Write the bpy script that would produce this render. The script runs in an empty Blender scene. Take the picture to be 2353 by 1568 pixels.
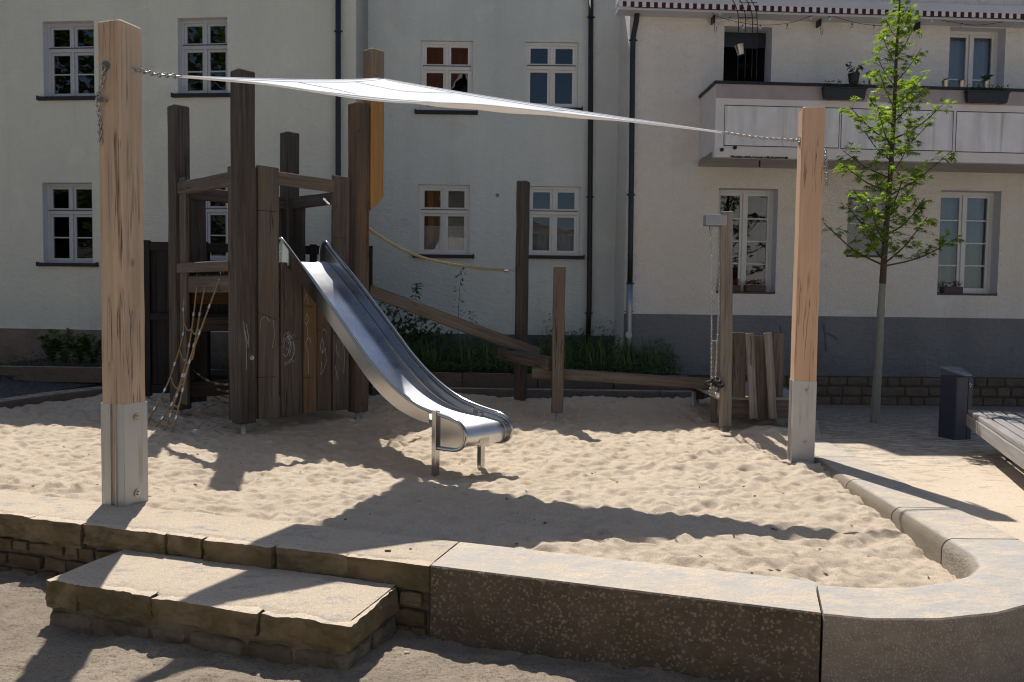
import bpy, bmesh, math, random
import numpy as np
from mathutils import Vector, Matrix, noise as mnoise
R = math.radians
random.seed(7); rng = np.random.RandomState(11)
scene = bpy.context.scene
COL = scene.collection

# ------------------------------------------------------------------ camera
EYE = Vector((0, 0, 1.6)); FPX = 1802.0; CX, CY = 1176.5, 784.0
CAMR = (Matrix.Rotation(R(90 - 2.92), 4, 'X') @ Matrix.Rotation(0.0135, 4, 'Z'))
cam = bpy.data.cameras.new('camera'); camo = bpy.data.objects.new('camera', cam); COL.objects.link(camo)
camo.matrix_world = Matrix.Translation(EYE) @ CAMR
cam.sensor_width = 36; cam.lens = FPX / 2353.0 * 36; cam.clip_end = 2000; cam.clip_start = 0.05
scene.camera = camo
# survey helpers: turn a sight line measured in the photograph into a real point on a known plane
def ray(x, y): return (CAMR.to_3x3() @ Vector(((x - CX) / FPX, -(y - CY) / FPX, -1))).normalized()
def at_depth(x, y, Y): d = ray(x, y); return EYE + d * (Y / d.y)
def at_height(x, y, z): d = ray(x, y); return EYE + d * ((z - EYE.z) / d.z)

# ------------------------------------------------------------------ light
SAZ, SEL = R(-15.5), R(56.3)
sunv = Vector((math.sin(SAZ) * math.cos(SEL), math.cos(SAZ) * math.cos(SEL), math.sin(SEL)))
sun = bpy.data.lights.new('sun', 'SUN'); sun.energy = 5.0; sun.angle = R(0.53); sun.color = (1, .965, .91)
so = bpy.data.objects.new('sun', sun); COL.objects.link(so); so.rotation_euler = sunv.to_track_quat('Z', 'Y').to_euler(); so.location = sunv * 40
w = bpy.data.worlds.new('World'); scene.world = w; w.use_nodes = True
wn = w.node_tree.nodes; bg = wn['Background']; sky = wn.new('ShaderNodeTexSky'); sky.sky_type = 'NISHITA'
sky.sun_disc = False; sky.sun_elevation = SEL; sky.sun_rotation = SAZ; sky.air_density = 1.0; sky.dust_density = .8; sky.ozone_density = 1.2
bg.inputs[1].default_value = 0.091; w.node_tree.links.new(sky.outputs[0], bg.inputs[0])
scene.cycles.filter_width = 1.15
scene.view_settings.view_transform = 'Standard'; scene.view_settings.look = 'None'; scene.view_settings.exposure = 0

# ------------------------------------------------------------------ materials
class NT:
    def __init__(s, name):
        s.m = bpy.data.materials.new(name); s.m.use_nodes = True; s.t = s.m.node_tree; s.n = s.t.nodes
        s.b = s.n['Principled BSDF']; s.out = s.n['Material Output']
    def l(s, a, b): s.t.links.new(a, b)
    def coord(s, kind='Object', scale=(1, 1, 1), rnd=0, rot=(0, 0, 0)):
        tc = s.n.new('ShaderNodeTexCoord'); o = tc.outputs[kind]
        if kind == 'World':
            pass
        if rnd:
            oi = s.n.new('ShaderNodeObjectInfo'); mu = s.n.new('ShaderNodeMath'); mu.operation = 'MULTIPLY'; mu.inputs[1].default_value = rnd
            s.l(oi.outputs['Random'], mu.inputs[0]); ad = s.n.new('ShaderNodeVectorMath'); ad.operation = 'ADD'; s.l(o, ad.inputs[0]); s.l(mu.outputs[0], ad.inputs[1]); o = ad.outputs[0]
        mp = s.n.new('ShaderNodeMapping'); mp.inputs['Scale'].default_value = scale; mp.inputs['Rotation'].default_value = rot; s.l(o, mp.inputs[0]); return mp.outputs[0]
    def pos(s, scale=(1, 1, 1)):
        g = s.n.new('ShaderNodeNewGeometry'); mp = s.n.new('ShaderNodeMapping'); mp.inputs['Scale'].default_value = scale; s.l(g.outputs['Position'], mp.inputs[0]); return mp.outputs[0]
    def noise(s, co, scale, det=4, rough=.55, dist=0):
        n = s.n.new('ShaderNodeTexNoise'); n.inputs['Scale'].default_value = scale; n.inputs['Detail'].default_value = det; n.inputs['Roughness'].default_value = rough; n.inputs['Distortion'].default_value = dist
        s.l(co, n.inputs['Vector']); return n.outputs['Fac']
    def vor(s, co, scale, feat='F1', out='Distance', rnd=1):
        n = s.n.new('ShaderNodeTexVoronoi'); n.feature = feat; n.inputs['Scale'].default_value = scale; n.inputs['Randomness'].default_value = rnd; s.l(co, n.inputs['Vector']); return n.outputs[out]
    def ramp(s, f, stops):
        r = s.n.new('ShaderNodeValToRGB'); e = r.color_ramp.elements
        while len(e) < len(stops): e.new(.5)
        for i, (p, c) in enumerate(stops):
            e[i].position = p; e[i].color = (c, c, c, 1) if not hasattr(c, '__len__') else (*c[:3], 1)
        s.l(f, r.inputs[0]); return r.outputs[0]
    def mix(s, f, a, b, mode='MIX'):
        m = s.n.new('ShaderNodeMix'); m.data_type = 'RGBA'; m.blend_type = mode
        for v, i in ((f, 0), (a, 6), (b, 7)):
            if hasattr(v, 'is_output'): s.l(v, m.inputs[i])
            elif hasattr(v, '__len__'): m.inputs[i].default_value = (*v[:3], 1)
            else: m.inputs[i].default_value = v if i == 0 else (v, v, v, 1)
        return m.outputs[2]
    def math(s, op, a, b=None, c=None):
        m = s.n.new('ShaderNodeMath'); m.operation = op
        for i, v in enumerate((a, b, c)):
            if v is None: continue
            if hasattr(v, 'is_output'): s.l(v, m.inputs[i])
            else: m.inputs[i].default_value = v
        return m.outputs[0]
    def upness(s, lo=.6, hi=.9):
        g = s.n.new('ShaderNodeNewGeometry'); x = s.n.new('ShaderNodeSeparateXYZ'); s.l(g.outputs['Normal'], x.inputs[0])
        return s.ramp(x.outputs['Z'], [(lo, 0.), (hi, 1.)])
    def zpos(s):
        g = s.n.new('ShaderNodeNewGeometry'); x = s.n.new('ShaderNodeSeparateXYZ'); s.l(g.outputs['Position'], x.inputs[0]); return x.outputs['Z']
    def bump(s, h, strength=.4, dist=.01, prev=None):
        b = s.n.new('ShaderNodeBump'); b.inputs['Strength'].default_value = strength; b.inputs['Distance'].default_value = dist; s.l(h, b.inputs['Height'])
        if prev is not None: s.l(prev, b.inputs['Normal'])
        return b.outputs[0]
    def fin(s, color=None, rough=.8, metal=0, normal=None, spec=.3):
        b = s.b
        if color is not None:
            if hasattr(color, 'is_output'): s.l(color, b.inputs['Base Color'])
            else: b.inputs['Base Color'].default_value = (*color[:3], 1)
        if hasattr(rough, 'is_output'): s.l(rough, b.inputs['Roughness'])
        else: b.inputs['Roughness'].default_value = rough
        b.inputs['Metallic'].default_value = metal; b.inputs['Specular IOR Level'].default_value = spec
        if normal is not None: s.l(normal, b.inputs['Normal'])
        return s.m

def wood(name, light, dark, crack=(.03, .02, .015), cracks=.5, grain=1.0, rough=.75, streak=None, sunface=None):
    t = NT(name); co = t.coord(rnd=31, scale=(1, 1, .045)); co2 = t.coord(rnd=17, scale=(1, 1, .022)); co3 = t.coord(rnd=9, scale=(1, 1, .5))
    n = t.noise(co, 30 * grain, 8, .65, .4); c = t.mix(t.ramp(n, [(.32, 0.), (.68, 1.)]), dark, light)
    big = t.noise(co3, 2.2, 3); c = t.mix(t.ramp(big, [(.35, .35), (.65, 0.)]), c, dark)
    if streak is not None:
        c = t.mix(t.ramp(t.noise(t.coord(rnd=5, scale=(1, 1, .15)), 6, 4), [(.5, 0.), (.68, .75)]), c, streak)
    ck = t.ramp(t.noise(co2, 17, 3, .55, .8), [(.0, 0.), (.482, 0.), (.5, 1.), (.518, 0.), (1, 0.)])
    msk = t.ramp(t.noise(t.coord(rnd=3, scale=(1, 1, .3)), 5, 2), [(.5, 0.), (.6, 1.)])
    ck = t.math('MULTIPLY', t.math('MULTIPLY', ck, msk), cracks)
    # knots
    kd = t.vor(t.coord(rnd=23, scale=(1, 1, .55)), 2.4); kn = t.ramp(kd, [(.0, 1.), (.028, .8), (.05, 0.)])
    c = t.mix(t.math('MULTIPLY', kn, .55), c, crack); c = t.mix(ck, c, crack)
    nb = t.bump(n, .35, .004); nb = t.bump(ck, -.7 if False else .6, -.006, nb)
    nb = t.bump(t.noise(t.coord(rnd=7), 120, 2), .12, .002, nb)
    return t.fin(c, rough, 0, nb, .25)

M = {}
M['oak'] = wood('fresh_oak', (.60, .46, .34), (.44, .33, .24), (.07, .05, .035), 1, .9, .75, (.38, .29, .21))
M['oak_warm'] = wood('warm_oak', (.68, .46, .32), (.54, .355, .24), (.06, .035, .02), .8, .8, .7)
M['larch'] = wood('orange_larch', (.22, .14, .08), (.12, .075, .042), (.09, .035, .01), .6, .7, .65)
M['brown'] = wood('brown_timber', (.155, .122, .095), (.065, .05, .04), (.015, .01, .008), .9, 1, .8, (.17, .10, .055))
M['dark'] = wood('weathered_dark_timber', (.165, .142, .125), (.062, .052, .045), (.01, .008, .008), 1, 1, .85)
M['darkpost'] = wood('dark_post_timber', (.125, .108, .098), (.044, .037, .034), (.008, .007, .007), 1, 1.1, .85)
M['grey'] = wood('silver_grey_timber', (.30, .275, .25), (.14, .125, .11), (.03, .025, .02), .9, 1, .85)
M['greyb'] = wood('grey_brown_timber', (.185, .16, .138), (.085, .072, .062), (.02, .015, .012), 1, 1, .85, (.14, .11, .085))
M['black'] = wood('black_stained_timber', (.035, .032, .034), (.014, .013, .015), (.004, .004, .004), .3, 1, .7)
M['deck'] = wood('silvered_deck_timber', (.42, .39, .37), (.25, .23, .215), (.05, .04, .035), .6, 1, .8)

M['mast'] = wood('sail_lit_mast_oak', (.44, .255, .10), (.29, .15, .05), (.06, .03, .015), .9, .8, .7)  # orange below imitates sunlight coming through the sail; weathered grey above
def _mast_sail_light():
    m = M['mast']; nt = m.node_tree; b = nt.nodes['Principled BSDF']; src = b.inputs['Base Color'].links[0].from_socket; g = nt.nodes.new('ShaderNodeNewGeometry'); x = nt.nodes.new('ShaderNodeSeparateXYZ'); nt.links.new(g.outputs['Position'], x.inputs[0])
    r = nt.nodes.new('ShaderNodeMapRange'); r.inputs[1].default_value = 4.1; r.inputs[2].default_value = 4.5; nt.links.new(x.outputs['Z'], r.inputs[0]); mx = nt.nodes.new('ShaderNodeMix'); mx.data_type = 'RGBA'; mx.blend_type = 'MULTIPLY'; mx.inputs[7].default_value = (.62, .85, 1.7, 1)
    nt.links.new(r.outputs[0], mx.inputs[0]); nt.links.new(src, mx.inputs[6]); nt.links.new(mx.outputs[2], b.inputs['Base Color'])
_mast_sail_light()
def simple(name, col, rough=.6, metal=0, nscale=20, var=.15, bumpd=.0, spec=.4):
    t = NT(name); n = t.noise(t.pos(), nscale, 4); c = t.mix(n, tuple(v * (1 - var) for v in col), tuple(min(1, v * (1 + var)) for v in col))
    nb = t.bump(n, .3, bumpd) if bumpd else None
    return t.fin(c, rough, metal, nb, spec)
def metalm(name, col, rough, streaks=.1, stain=0):
    t = NT(name); n = t.noise(t.pos((60, 60, 4)), 6, 5); big = t.noise(t.pos((1, 1, .6)), 7, 4)
    c = t.mix(big, tuple(v * .86 for v in col), col)
    if stain:
        s = t.ramp(t.noise(t.pos((1, 1, .05)), 16, 2), [(.60, 0.), (.67, stain)]); zz = t.ramp(t.noise(t.pos((3, 3, 1)), 2.5, 2), [(.45, 0.), (.6, 1.)]); c = t.mix(t.math('MULTIPLY', s, zz), c, (.20, .16, .08))
    r = t.math('MULTIPLY_ADD', n, streaks, rough); nb = t.bump(t.noise(t.pos((40, 40, 3)), 4, 2), .02, .001)
    return t.fin(c, r, 1 if not stain else .35, nb, .5)
M['stainless'] = metalm('stainless_steel', (.50, .50, .50), .12, .10)
def bedm():
    t = NT('scuffed_stainless_steel'); n = t.noise(t.coord(scale=(1, 1, 1)), 3.5, 5, .6); sc = t.noise(t.coord(scale=(30, 2, 30)), 8, 6, .7, 1.5)
    r = t.math('MULTIPLY_ADD', n, .14, .06); r = t.math('MULTIPLY_ADD', sc, .12, r)
    xc = t.n.new('ShaderNodeSeparateXYZ'); t.l(t.coord(), xc.inputs[0]); rr = t.ramp(t.math('MULTIPLY', xc.outputs['X'], .33), [(.0, .26), (.12, .20), (.20, .03), (.50, .04), (.62, .30), (.95, .30), (1., .12)]); r = t.math('ADD', r, rr)
    c = t.mix(t.ramp(n, [(.35, 0.), (.65, 1.)]), (.52, .53, .56), (.70, .70, .70)); return t.fin(c, r, 1, t.bump(sc, .06, .002), .5)
M['bed'] = bedm()
M['galv'] = metalm('galvanised_steel', (.50, .51, .51), .40, .12, .35)
M['galv2'] = metalm('galvanised_pipe', (.36, .39, .43), .4, .15)
M['chain'] = simple('chain_steel', (.45, .44, .42), .3, 1, 80)
M['alu'] = simple('aluminium_ferrule', (.62, .62, .62), .35, 1, 60)
M['rubber'] = simple('black_rubber', (.015, .015, .016), .6)
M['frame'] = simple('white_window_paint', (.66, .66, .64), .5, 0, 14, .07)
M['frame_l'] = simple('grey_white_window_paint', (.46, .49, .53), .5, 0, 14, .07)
M['sill'] = simple('slate_sill', (.018, .019, .028), .6, 0, 30, .3)
M['pipe'] = simple('black_downpipe', (.018, .016, .018), .45, 0, 6, .4)
M['pipe_b'] = simple('patinated_downpipe', (.02, .026, .034), .5, 0, 4, .55)
M['room'] = simple('dark_room', (.012, .012, .014), .9)
M['curtain'] = simple('pale_curtain', (.45, .46, .5), .9, 0, 5, .15)
M['blind'] = simple('window_blind', (.34, .37, .46), .9, 0, 8, .1)
M['bulb'] = simple('frosted_bulb', (.5, .53, .62), .25)
M['iron'] = simple('wrought_iron', (.012, .009, .012), .45)
M['anthr'] = simple('anthracite_plastic', (.022, .027, .036), .55, 0, 8, .2)
M['brownbox'] = simple('brown_plastic', (.075, .055, .05), .6)
M['redflower'] = simple('red_petals', (.45, .012, .02), .6); M['violet'] = simple('violet_petals', (.08, .02, .16), .6); M['whitefl'] = simple('white_petals', (.7, .7, .68), .6)
M['bin'] = simple('dark_blue_grey_metal', (.055, .062, .088), .4, .2, 5, .2)
M['binlid'] = simple('bin_lid_metal', (.16, .2, .3), .25, .5, 5, .2)
M['slab'] = simple('balcony_slab', (.42, .40, .40), .9, 0, 6, .25)
M['chalk'] = simple('chalk', (.42, .46, .50), .95, 0, 90, .3)
M['soil'] = simple('soil', (.03, .022, .016), .95, 0, 20, .3)
def ropem(name, a, b):
    t = NT(name); wv = t.n.new('ShaderNodeTexWave'); wv.inputs['Scale'].default_value = 26; wv.bands_direction = 'DIAGONAL'; t.l(t.coord(), wv.inputs['Vector'])
    c = t.mix(wv.outputs['Fac'], b, a); return t.fin(c, .85, 0, t.bump(wv.outputs['Fac'], .6, .004), .2)
M['rope'] = ropem('beige_rope', (.42, .31, .19), (.2, .14, .085)); M['rope2'] = ropem('olive_rope', (.42, .36, .2), (.17, .14, .075))

def plaster(name, col, stain, bscale, bdist, green=0, rough_cast=False, yellow=None):
    t = NT(name); p = t.pos(); n = t.noise(t.pos((1, 1, .55)), .55, 5, .6); c = t.mix(t.ramp(n, [(.35, 0.), (.7, 1.)]), col, stain)
    st = t.noise(t.pos((1, 1, .07)), 2.2, 5); c = t.mix(t.ramp(st, [(.46, 0.), (.75, .28)]), c, tuple(v * .72 for v in stain))
    zg = t.math('MULTIPLY_ADD', t.noise(p, 3, 5, .7), .9, t.math('MULTIPLY', t.zpos(), .55)); c = t.mix(t.ramp(zg, [(.62, .45), (1.0, 0.)]), c, tuple(v * .55 for v in stain))
    pt_ = t.ramp(t.noise(p, .9, 2), [(.60, 0.), (.615, .22)]); c = t.mix(pt_, c, tuple(min(1, v * 1.12) for v in col))
    if yellow is not None:
        z = t.zpos(); c = t.mix(t.ramp(t.math('MULTIPLY_ADD', t.noise(p, 1.2, 3), .6, t.math('MULTIPLY', z, .2)), [(.62, 0.), (.86, .7), (1.0, .1)]), c, yellow)
    fine = t.noise(p, 60, 3); c = t.mix(t.ramp(fine, [(.3, .10), (.5, 0.)]), c, 0.0)
    if rough_cast:
        h1 = t.noise(t.pos((1, 1, 1.5)), 5.5, 9, .78, .5); h2 = t.vor(p, 30); nb = t.bump(h1, .75, .085); nb = t.bump(h2, .6, .014, nb); nb = t.bump(t.noise(p, 90, 4, .7), .6, .006, nb)
        c = t.mix(t.ramp(h1, [(.30, .35), (.40, 0.)]), c, tuple(v * .5 for v in col))
    else:
        nb = t.bump(t.noise(t.pos((1, 1, 1.7)), bscale, 8, .68), .75, bdist * 1.6); nb = t.bump(t.noise(p, 110, 4, .7), .4, .003, nb)
        cr = t.ramp(t.vor(t.mix(.2, p, t.n[-1].outputs[0]) if False else p, .55, 'DISTANCE_TO_EDGE'), [(0, 1.), (.003, 0.)]); mk = t.ramp(t.noise(p, .5, 2), [(.58, 0.), (.66, .12)])
        c = t.mix(t.math('MULTIPLY', cr, mk), c, .02)
    # rising damp / grime low down and darker near eaves
    return t.fin(c, .92, 0, nb, .15)
M['pl_left'] = plaster('cream_grey_render', (.74, .75, .67), (.64, .66, .60), 6, .03)
M['pl_mid'] = plaster('cool_grey_render', (.66, .70, .67), (.56, .60, .58), 7, .03)
M['pl_right'] = plaster('roughcast_render', (.93, .885, .83), (.87, .83, .78), 6, .02, rough_cast=True, yellow=(.91, .83, .66))
M['pl_plinth'] = plaster('grey_plinth_paint', (.27, .275, .285), (.20, .21, .22), 9, .06, rough_cast=False)
M['pl_plinth_m'] = plaster('dark_grey_plinth', (.15, .165, .17), (.10, .11, .115), 9, .02)
M['pl_plinth_l'] = plaster('pinkish_plinth', (.30, .24, .21), (.14, .12, .10), 8, .04)
M['pl_opp'] = plaster('sunny_white_render', (.82, .78, .75), (.76, .72, .68), 6, .02)
M['reveal'] = simple('reveal_shade_tint', (.60, .61, .66), .9, 0, 6, .1)  # lilac-grey shade of the window recesses put into the colour

def balcm():
    t = NT('balcony_paint'); n = t.noise(t.pos((1, 1, .14)), 5, 5); c = t.mix(t.ramp(n, [(.45, 0.), (.75, 1.)]), (.80, .80, .82), (.50, .50, .49)); c = t.mix(t.ramp(t.noise(t.pos(), 3, 3), [(.4, 0.), (.6, .5)]), c, (.70, .65, .62))
    s2 = t.ramp(t.noise(t.pos((1, 1, .03)), 9, 2), [(.62, 0.), (.7, .5)]); c = t.mix(s2, c, (.2, .18, .15)); return t.fin(c, .9, 0, t.bump(n, .2, .01), .15)
M['balc'] = balcm()
M['mauve'] = simple('mauve_band', (.38, .33, .335), .9, 0, 5, .2); M['balcframe'] = simple('balcony_outer_paint', (.72, .68, .66), .9, 0, 5, .12)
def glassm():
    t = NT('window_glass'); g = t.n.new('ShaderNodeBsdfGlossy'); g.inputs['Roughness'].default_value = .0; g.inputs['Color'].default_value = (.93, .96, 1, 1)
    tr = t.n.new('ShaderNodeBsdfTransparent'); tr.inputs[0].default_value = (.75, .8, .82, 1); fr = t.n.new('ShaderNodeFresnel'); fr.inputs[0].default_value = 1.8
    mx = t.n.new('ShaderNodeMixShader'); t.l(fr.outputs[0], mx.inputs[0]); t.l(tr.outputs[0], mx.inputs[1]); t.l(g.outputs[0], mx.inputs[2])
    nb = t.bump(t.noise(t.pos(), 2.5, 2), .06, .02); t.l(nb, g.inputs['Normal']); t.l(mx.outputs[0], t.out.inputs[0]); return t.m
M['glass'] = glassm()

SAND_A, SAND_B = (.79, .655, .50), (.50, .40, .295)
def sandcol(t, p):
    n = t.noise(p, 110, 5, .85); c = t.mix(t.ramp(n, [(.36, 0.), (.60, 1.)]), SAND_B, SAND_A)
    g = t.vor(p, 170, out='Color'); gs = t.ramp(g, [(.84, 0.), (.92, 1.)]); c = t.mix(t.math('MULTIPLY', gs, .55), c, (.8, .74, .64))
    gd = t.ramp(t.noise(p, 150, 3, .85), [(.30, .75), (.40, 0.)]); c = t.mix(gd, c, (.17, .12, .08)); c = t.mix(t.ramp(t.noise(p, 1.1, 3), [(.4, .0), (.7, .22)]), c, (.42, .31, .2)); return c
def sandm():
    t = NT('play_sand'); p = t.pos(); c = sandcol(t, p)
    nb = t.bump(t.noise(p, 24, 6, .7), .6, .016); nb = t.bump(t.noise(p, 120, 4, .85), .9, .009, nb); return t.fin(c, .95, 0, nb, .15)
M['sand'] = sandm()
def earthm():
    t = NT('sandy_earth'); p = t.pos(); c = sandcol(t, p); n = t.noise(p, 2.2, 5, .65)
    c = t.mix(t.ramp(n, [(.4, .3), (.62, .0)]), c, (.36, .28, .21)); c = t.mix(t.ramp(t.noise(p, 40, 4, .8), [(.36, .6), (.46, 0.)]), c, (.20, .15, .11)); c = t.mix(t.ramp(t.noise(p, .9, 3), [(.42, .2), (.6, .0)]), c, (.16, .125, .105)); r = t.ramp(t.noise(p, 45, 3, .8), [(.64, 0.), (.68, .8)]); m2 = t.ramp(t.noise(p, 3.5, 2), [(.52, 0.), (.6, 1.)])
    c = t.mix(t.math('MULTIPLY', r, m2), c, (.32, .10, .05)); nb = t.bump(t.noise(t.pos((1, 2.4, 1)), 22, 7, .75), 1.0, .045); nb = t.bump(t.noise(p, 160, 3, .8), .7, .006, nb); return t.fin(c, .95, 0, nb, .15)
M['earth'] = earthm()
def stonem(name, a, b, c3, dust=.9, moss=.0, strat=1, spots=0, lines=0, sandlo=.42, sandhi=.56, topcol=(.42, .42, .43)):
    t = NT(name); p = t.pos(); pr = t.coord(rnd=13)
    n = t.noise(pr, 5, 6, .65); c = t.mix(t.ramp(n, [(.35, 0.), (.65, 1.)]), a, b)
    c = t.mix(t.ramp(t.noise(t.pos((1, 1, 3)), 6, 4, .6), [(.5, 0.), (.68, .7)]), c, c3)
    oi = t.n.new('ShaderNodeObjectInfo'); c = t.mix(t.math('MULTIPLY', oi.outputs['Random'], .45), c, c3)
    if moss: c = t.mix(t.math('MULTIPLY', t.ramp(t.noise(p, 4, 5, .7), [(.5, 0.), (.62, 1.)]), moss), c, (.075, .07, .022))
    nb = t.bump(t.noise(t.pos((1, 1, 2.2 * strat)), 16, 7, .7), .8, .02)
    if spots:
        wv_ = t.n.new('ShaderNodeVectorMath'); wv_.operation = 'MULTIPLY_ADD'; nn_ = t.n.new('ShaderNodeTexNoise'); nn_.inputs['Scale'].default_value = 40; nn_.inputs['Detail'].default_value = 3; t.l(p, nn_.inputs['Vector']); t.l(nn_.outputs['Color'], wv_.inputs[0]); wv_.inputs[1].default_value = (.035, .035, .035); t.l(p, wv_.inputs[2])
        d = t.vor(wv_.outputs[0], 44); sA = t.ramp(d, [(.22, 1.), (.40, 0.)]); dB = t.vor(wv_.outputs[0], 21); sB = t.ramp(dB, [(.13, 1.), (.24, 0.)]); s = t.math('MAXIMUM', t.math('MULTIPLY', sA, .8), sB); msk = t.ramp(t.noise(p, 7, 6, .7), [(.33, 0.), (.50, 1.)])
        c = t.mix(t.math('MULTIPLY', t.math('MULTIPLY', s, msk), .65), c, (.40, .355, .26)); nb = t.bump(s, .3, .003, nb)
    if lines:
        d = t.vor(t.pos((1, 1, .75)), 85); s = t.ramp(t.math('MULTIPLY_ADD', t.noise(p, 14, 3, .8), .5, t.math('SUBTRACT', d, .25)), [(.24, 1.), (.40, 0.)]); vn = t.math('SUBTRACT', 1., t.upness(.4, .8)); c = t.mix(t.math('MULTIPLY', t.math('MULTIPLY', s, vn), .75), c, (.52, .46, .39)); nb = t.bump(t.math('MULTIPLY', s, vn), .5, .004, nb)
    if dust:
        sc = sandcol(t, p); up = t.upness(.8, .95)
        f = t.ramp(t.noise(t.pos((1, 1.8, 1)), 4.5, 9, .78), [(sandlo, 0.), (sandhi, 1.)]); c = t.mix(up, c, t.mix(t.math('MULTIPLY', f, dust), topcol, sc))
    nb = t.bump(t.noise(p, 130, 3, .7), .5, .004, nb); return t.fin(c, .9, 0, nb, .2)
M['coping'] = stonem('sandstone_coping', (.19, .145, .08), (.30, .24, .155), (.09, .067, .043), 1, .5, sandlo=.2, sandhi=.42, topcol=(.45, .43, .40))
M['wallstone'] = stonem('mossy_sandstone', (.15, .11, .065), (.25, .19, .13), (.08, .06, .04), 0, .7)
M['steptone'] = stonem('step_sandstone', (.19, .145, .08), (.29, .23, .15), (.10, .078, .05), 1, .5, sandlo=.2, sandhi=.42, topcol=(.45, .43, .40))
M['mortar'] = stonem('old_mortar', (.27, .23, .18), (.17, .145, .11), (.07, .055, .035), 0, .5)
M['bigblock'] = stonem('lichen_block', (.125, .096, .078), (.17, .13, .098), (.105, .094, .055), 1, .35, spots=1, sandlo=.40, sandhi=.60, topcol=(.50, .465, .42))
M['curveblock'] = stonem('pecked_block', (.30, .26, .215), (.36, .315, .265), (.25, .215, .165), 1, .1, lines=1, sandlo=.45, sandhi=.64, topcol=(.47, .44, .40))
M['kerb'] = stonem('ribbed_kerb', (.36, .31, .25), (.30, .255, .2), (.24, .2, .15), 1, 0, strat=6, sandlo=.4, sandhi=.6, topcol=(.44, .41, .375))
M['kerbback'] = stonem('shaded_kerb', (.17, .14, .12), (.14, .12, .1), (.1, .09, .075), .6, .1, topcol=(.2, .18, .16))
M['basestone'] = stonem('house_base_stone', (.19, .15, .115), (.14, .115, .09), (.10, .08, .065), 0, .1)
M['basemortar'] = stonem('house_base_mortar', (.12, .105, .09), (.09, .08, .07), (.07, .06, .05), 0, .1)
def sandtopm():
    t = NT('blown_sand'); p = t.pos(); sc = sandcol(t, p); f = t.ramp(t.noise(t.pos((1, 1.8, 1)), 4.5, 9, .78), [(.36, 0.), (.47, 1.)]); c = t.mix(f, (.40, .38, .35), sc)
    nb = t.bump(t.noise(p, 14, 7, .7), .7, .02); nb = t.bump(t.noise(p, 120, 4, .85), .9, .007, nb); return t.fin(c, .95, 0, nb, .15)
M['sandtop'] = sandtopm()
def pavem():
    t = NT('sandy_paving'); p = t.pos(); sc = sandcol(t, p); d = t.vor(t.pos((1, 1.5, 1)), 9, 'DISTANCE_TO_EDGE'); j = t.ramp(d, [(.0, 0.), (.09, 1.)])
    st = t.mix(t.noise(p, 8, 4), (.20, .17, .15), (.33, .30, .28)); st = t.mix(j, (.16, .125, .1), st)
    g = t.n.new('ShaderNodeNewGeometry'); x = t.n.new('ShaderNodeSeparateXYZ'); t.l(g.outputs['Position'], x.inputs[0]); yy = t.math('MULTIPLY_ADD', x.outputs['Y'], -.22, 2.05)
    f = t.ramp(t.math('ADD', t.math('MULTIPLY', t.noise(t.pos((1, 2.6, 1)), 6, 7, .72), 1.0), t.math('MULTIPLY', yy, .35)), [(.42, .1), (.66, 1.)])
    c = t.mix(f, st, sc); h = t.math('MULTIPLY', j, t.math('SUBTRACT', 1.05, f)); nb = t.bump(h, .7, .01); nb = t.bump(t.noise(p, 80, 5, .7), .6, .006, nb); return t.fin(c, .92, 0, nb, .2)
M['pave'] = pavem()
def cobm():
    t = NT('cobbles'); p = t.pos((1, 1.3, 1)); d = t.vor(p, 9, 'DISTANCE_TO_EDGE'); c = t.mix(t.ramp(d, [(0, 0.), (.12, 1.)]), (.025, .022, .02), t.mix(t.noise(t.pos(), 9, 4), (.06, .06, .065), (.11, .105, .105)))
    return t.fin(c, .8, 0, t.bump(t.ramp(d, [(0, 0.), (.2, 1.)]), .8, .02), .3)
M['cobble'] = cobm()
M['groundfar'] = simple('far_ground', (.2, .17, .13), .95, 0, 3, .3)
def sailm():
    t = NT('sail_fabric'); d = t.n.new('ShaderNodeBsdfDiffuse'); d.inputs[0].default_value = (.97, .97, .965, 1); tr = t.n.new('ShaderNodeBsdfTranslucent'); tr.inputs[0].default_value = (1, 1, 1, 1)
    mx = t.n.new('ShaderNodeMixShader'); mx.inputs[0].default_value = .05; nb = t.bump(t.noise(t.pos((.5, 2.4, 1)), 3, 4, .5, .4), .05, .01); t.l(nb, d.inputs['Normal']); t.l(nb, tr.inputs['Normal'])
    t.l(d.outputs[0], mx.inputs[1]); t.l(tr.outputs[0], mx.inputs[2]); t.l(mx.outputs[0], t.out.inputs[0]); return t.m
M['sail'] = sailm()
def leafm(name, a, b, trans=.45):
    t = NT(name); n = t.noise(t.pos(), 3.5, 3); oi = t.vor(t.pos(), 14, out='Color'); c = t.mix(t.ramp(t.math('ADD', t.math('MULTIPLY', n, .5), t.math('MULTIPLY', oi, .5)), [(.3, 0.), (.7, 1.)]), a, b)
    t.fin(c, .38, 0, None, .5); tr = t.n.new('ShaderNodeBsdfTranslucent'); c2 = t.mix(.5, c, (.35, .5, .03)); t.l(c2, tr.inputs[0]); mx = t.n.new('ShaderNodeMixShader'); mx.inputs[0].default_value = trans
    t.l(t.b.outputs[0], mx.inputs[1]); t.l(tr.outputs[0], mx.inputs[2]); t.l(mx.outputs[0], t.out.inputs[0]); return t.m
M['leaf'] = leafm('star_leaves', (.12, .22, .03), (.30, .42, .06), .62)
M['leafdark'] = leafm('dark_leaves', (.012, .030, .008), (.03, .06, .014), .2)
M['leafgc'] = leafm('ground_cover_leaves', (.022, .06, .014), (.05, .12, .024), .25)
M['leaftree'] = leafm('tree_leaves', (.04, .07, .015), (.10, .14, .03), .3)
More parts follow.
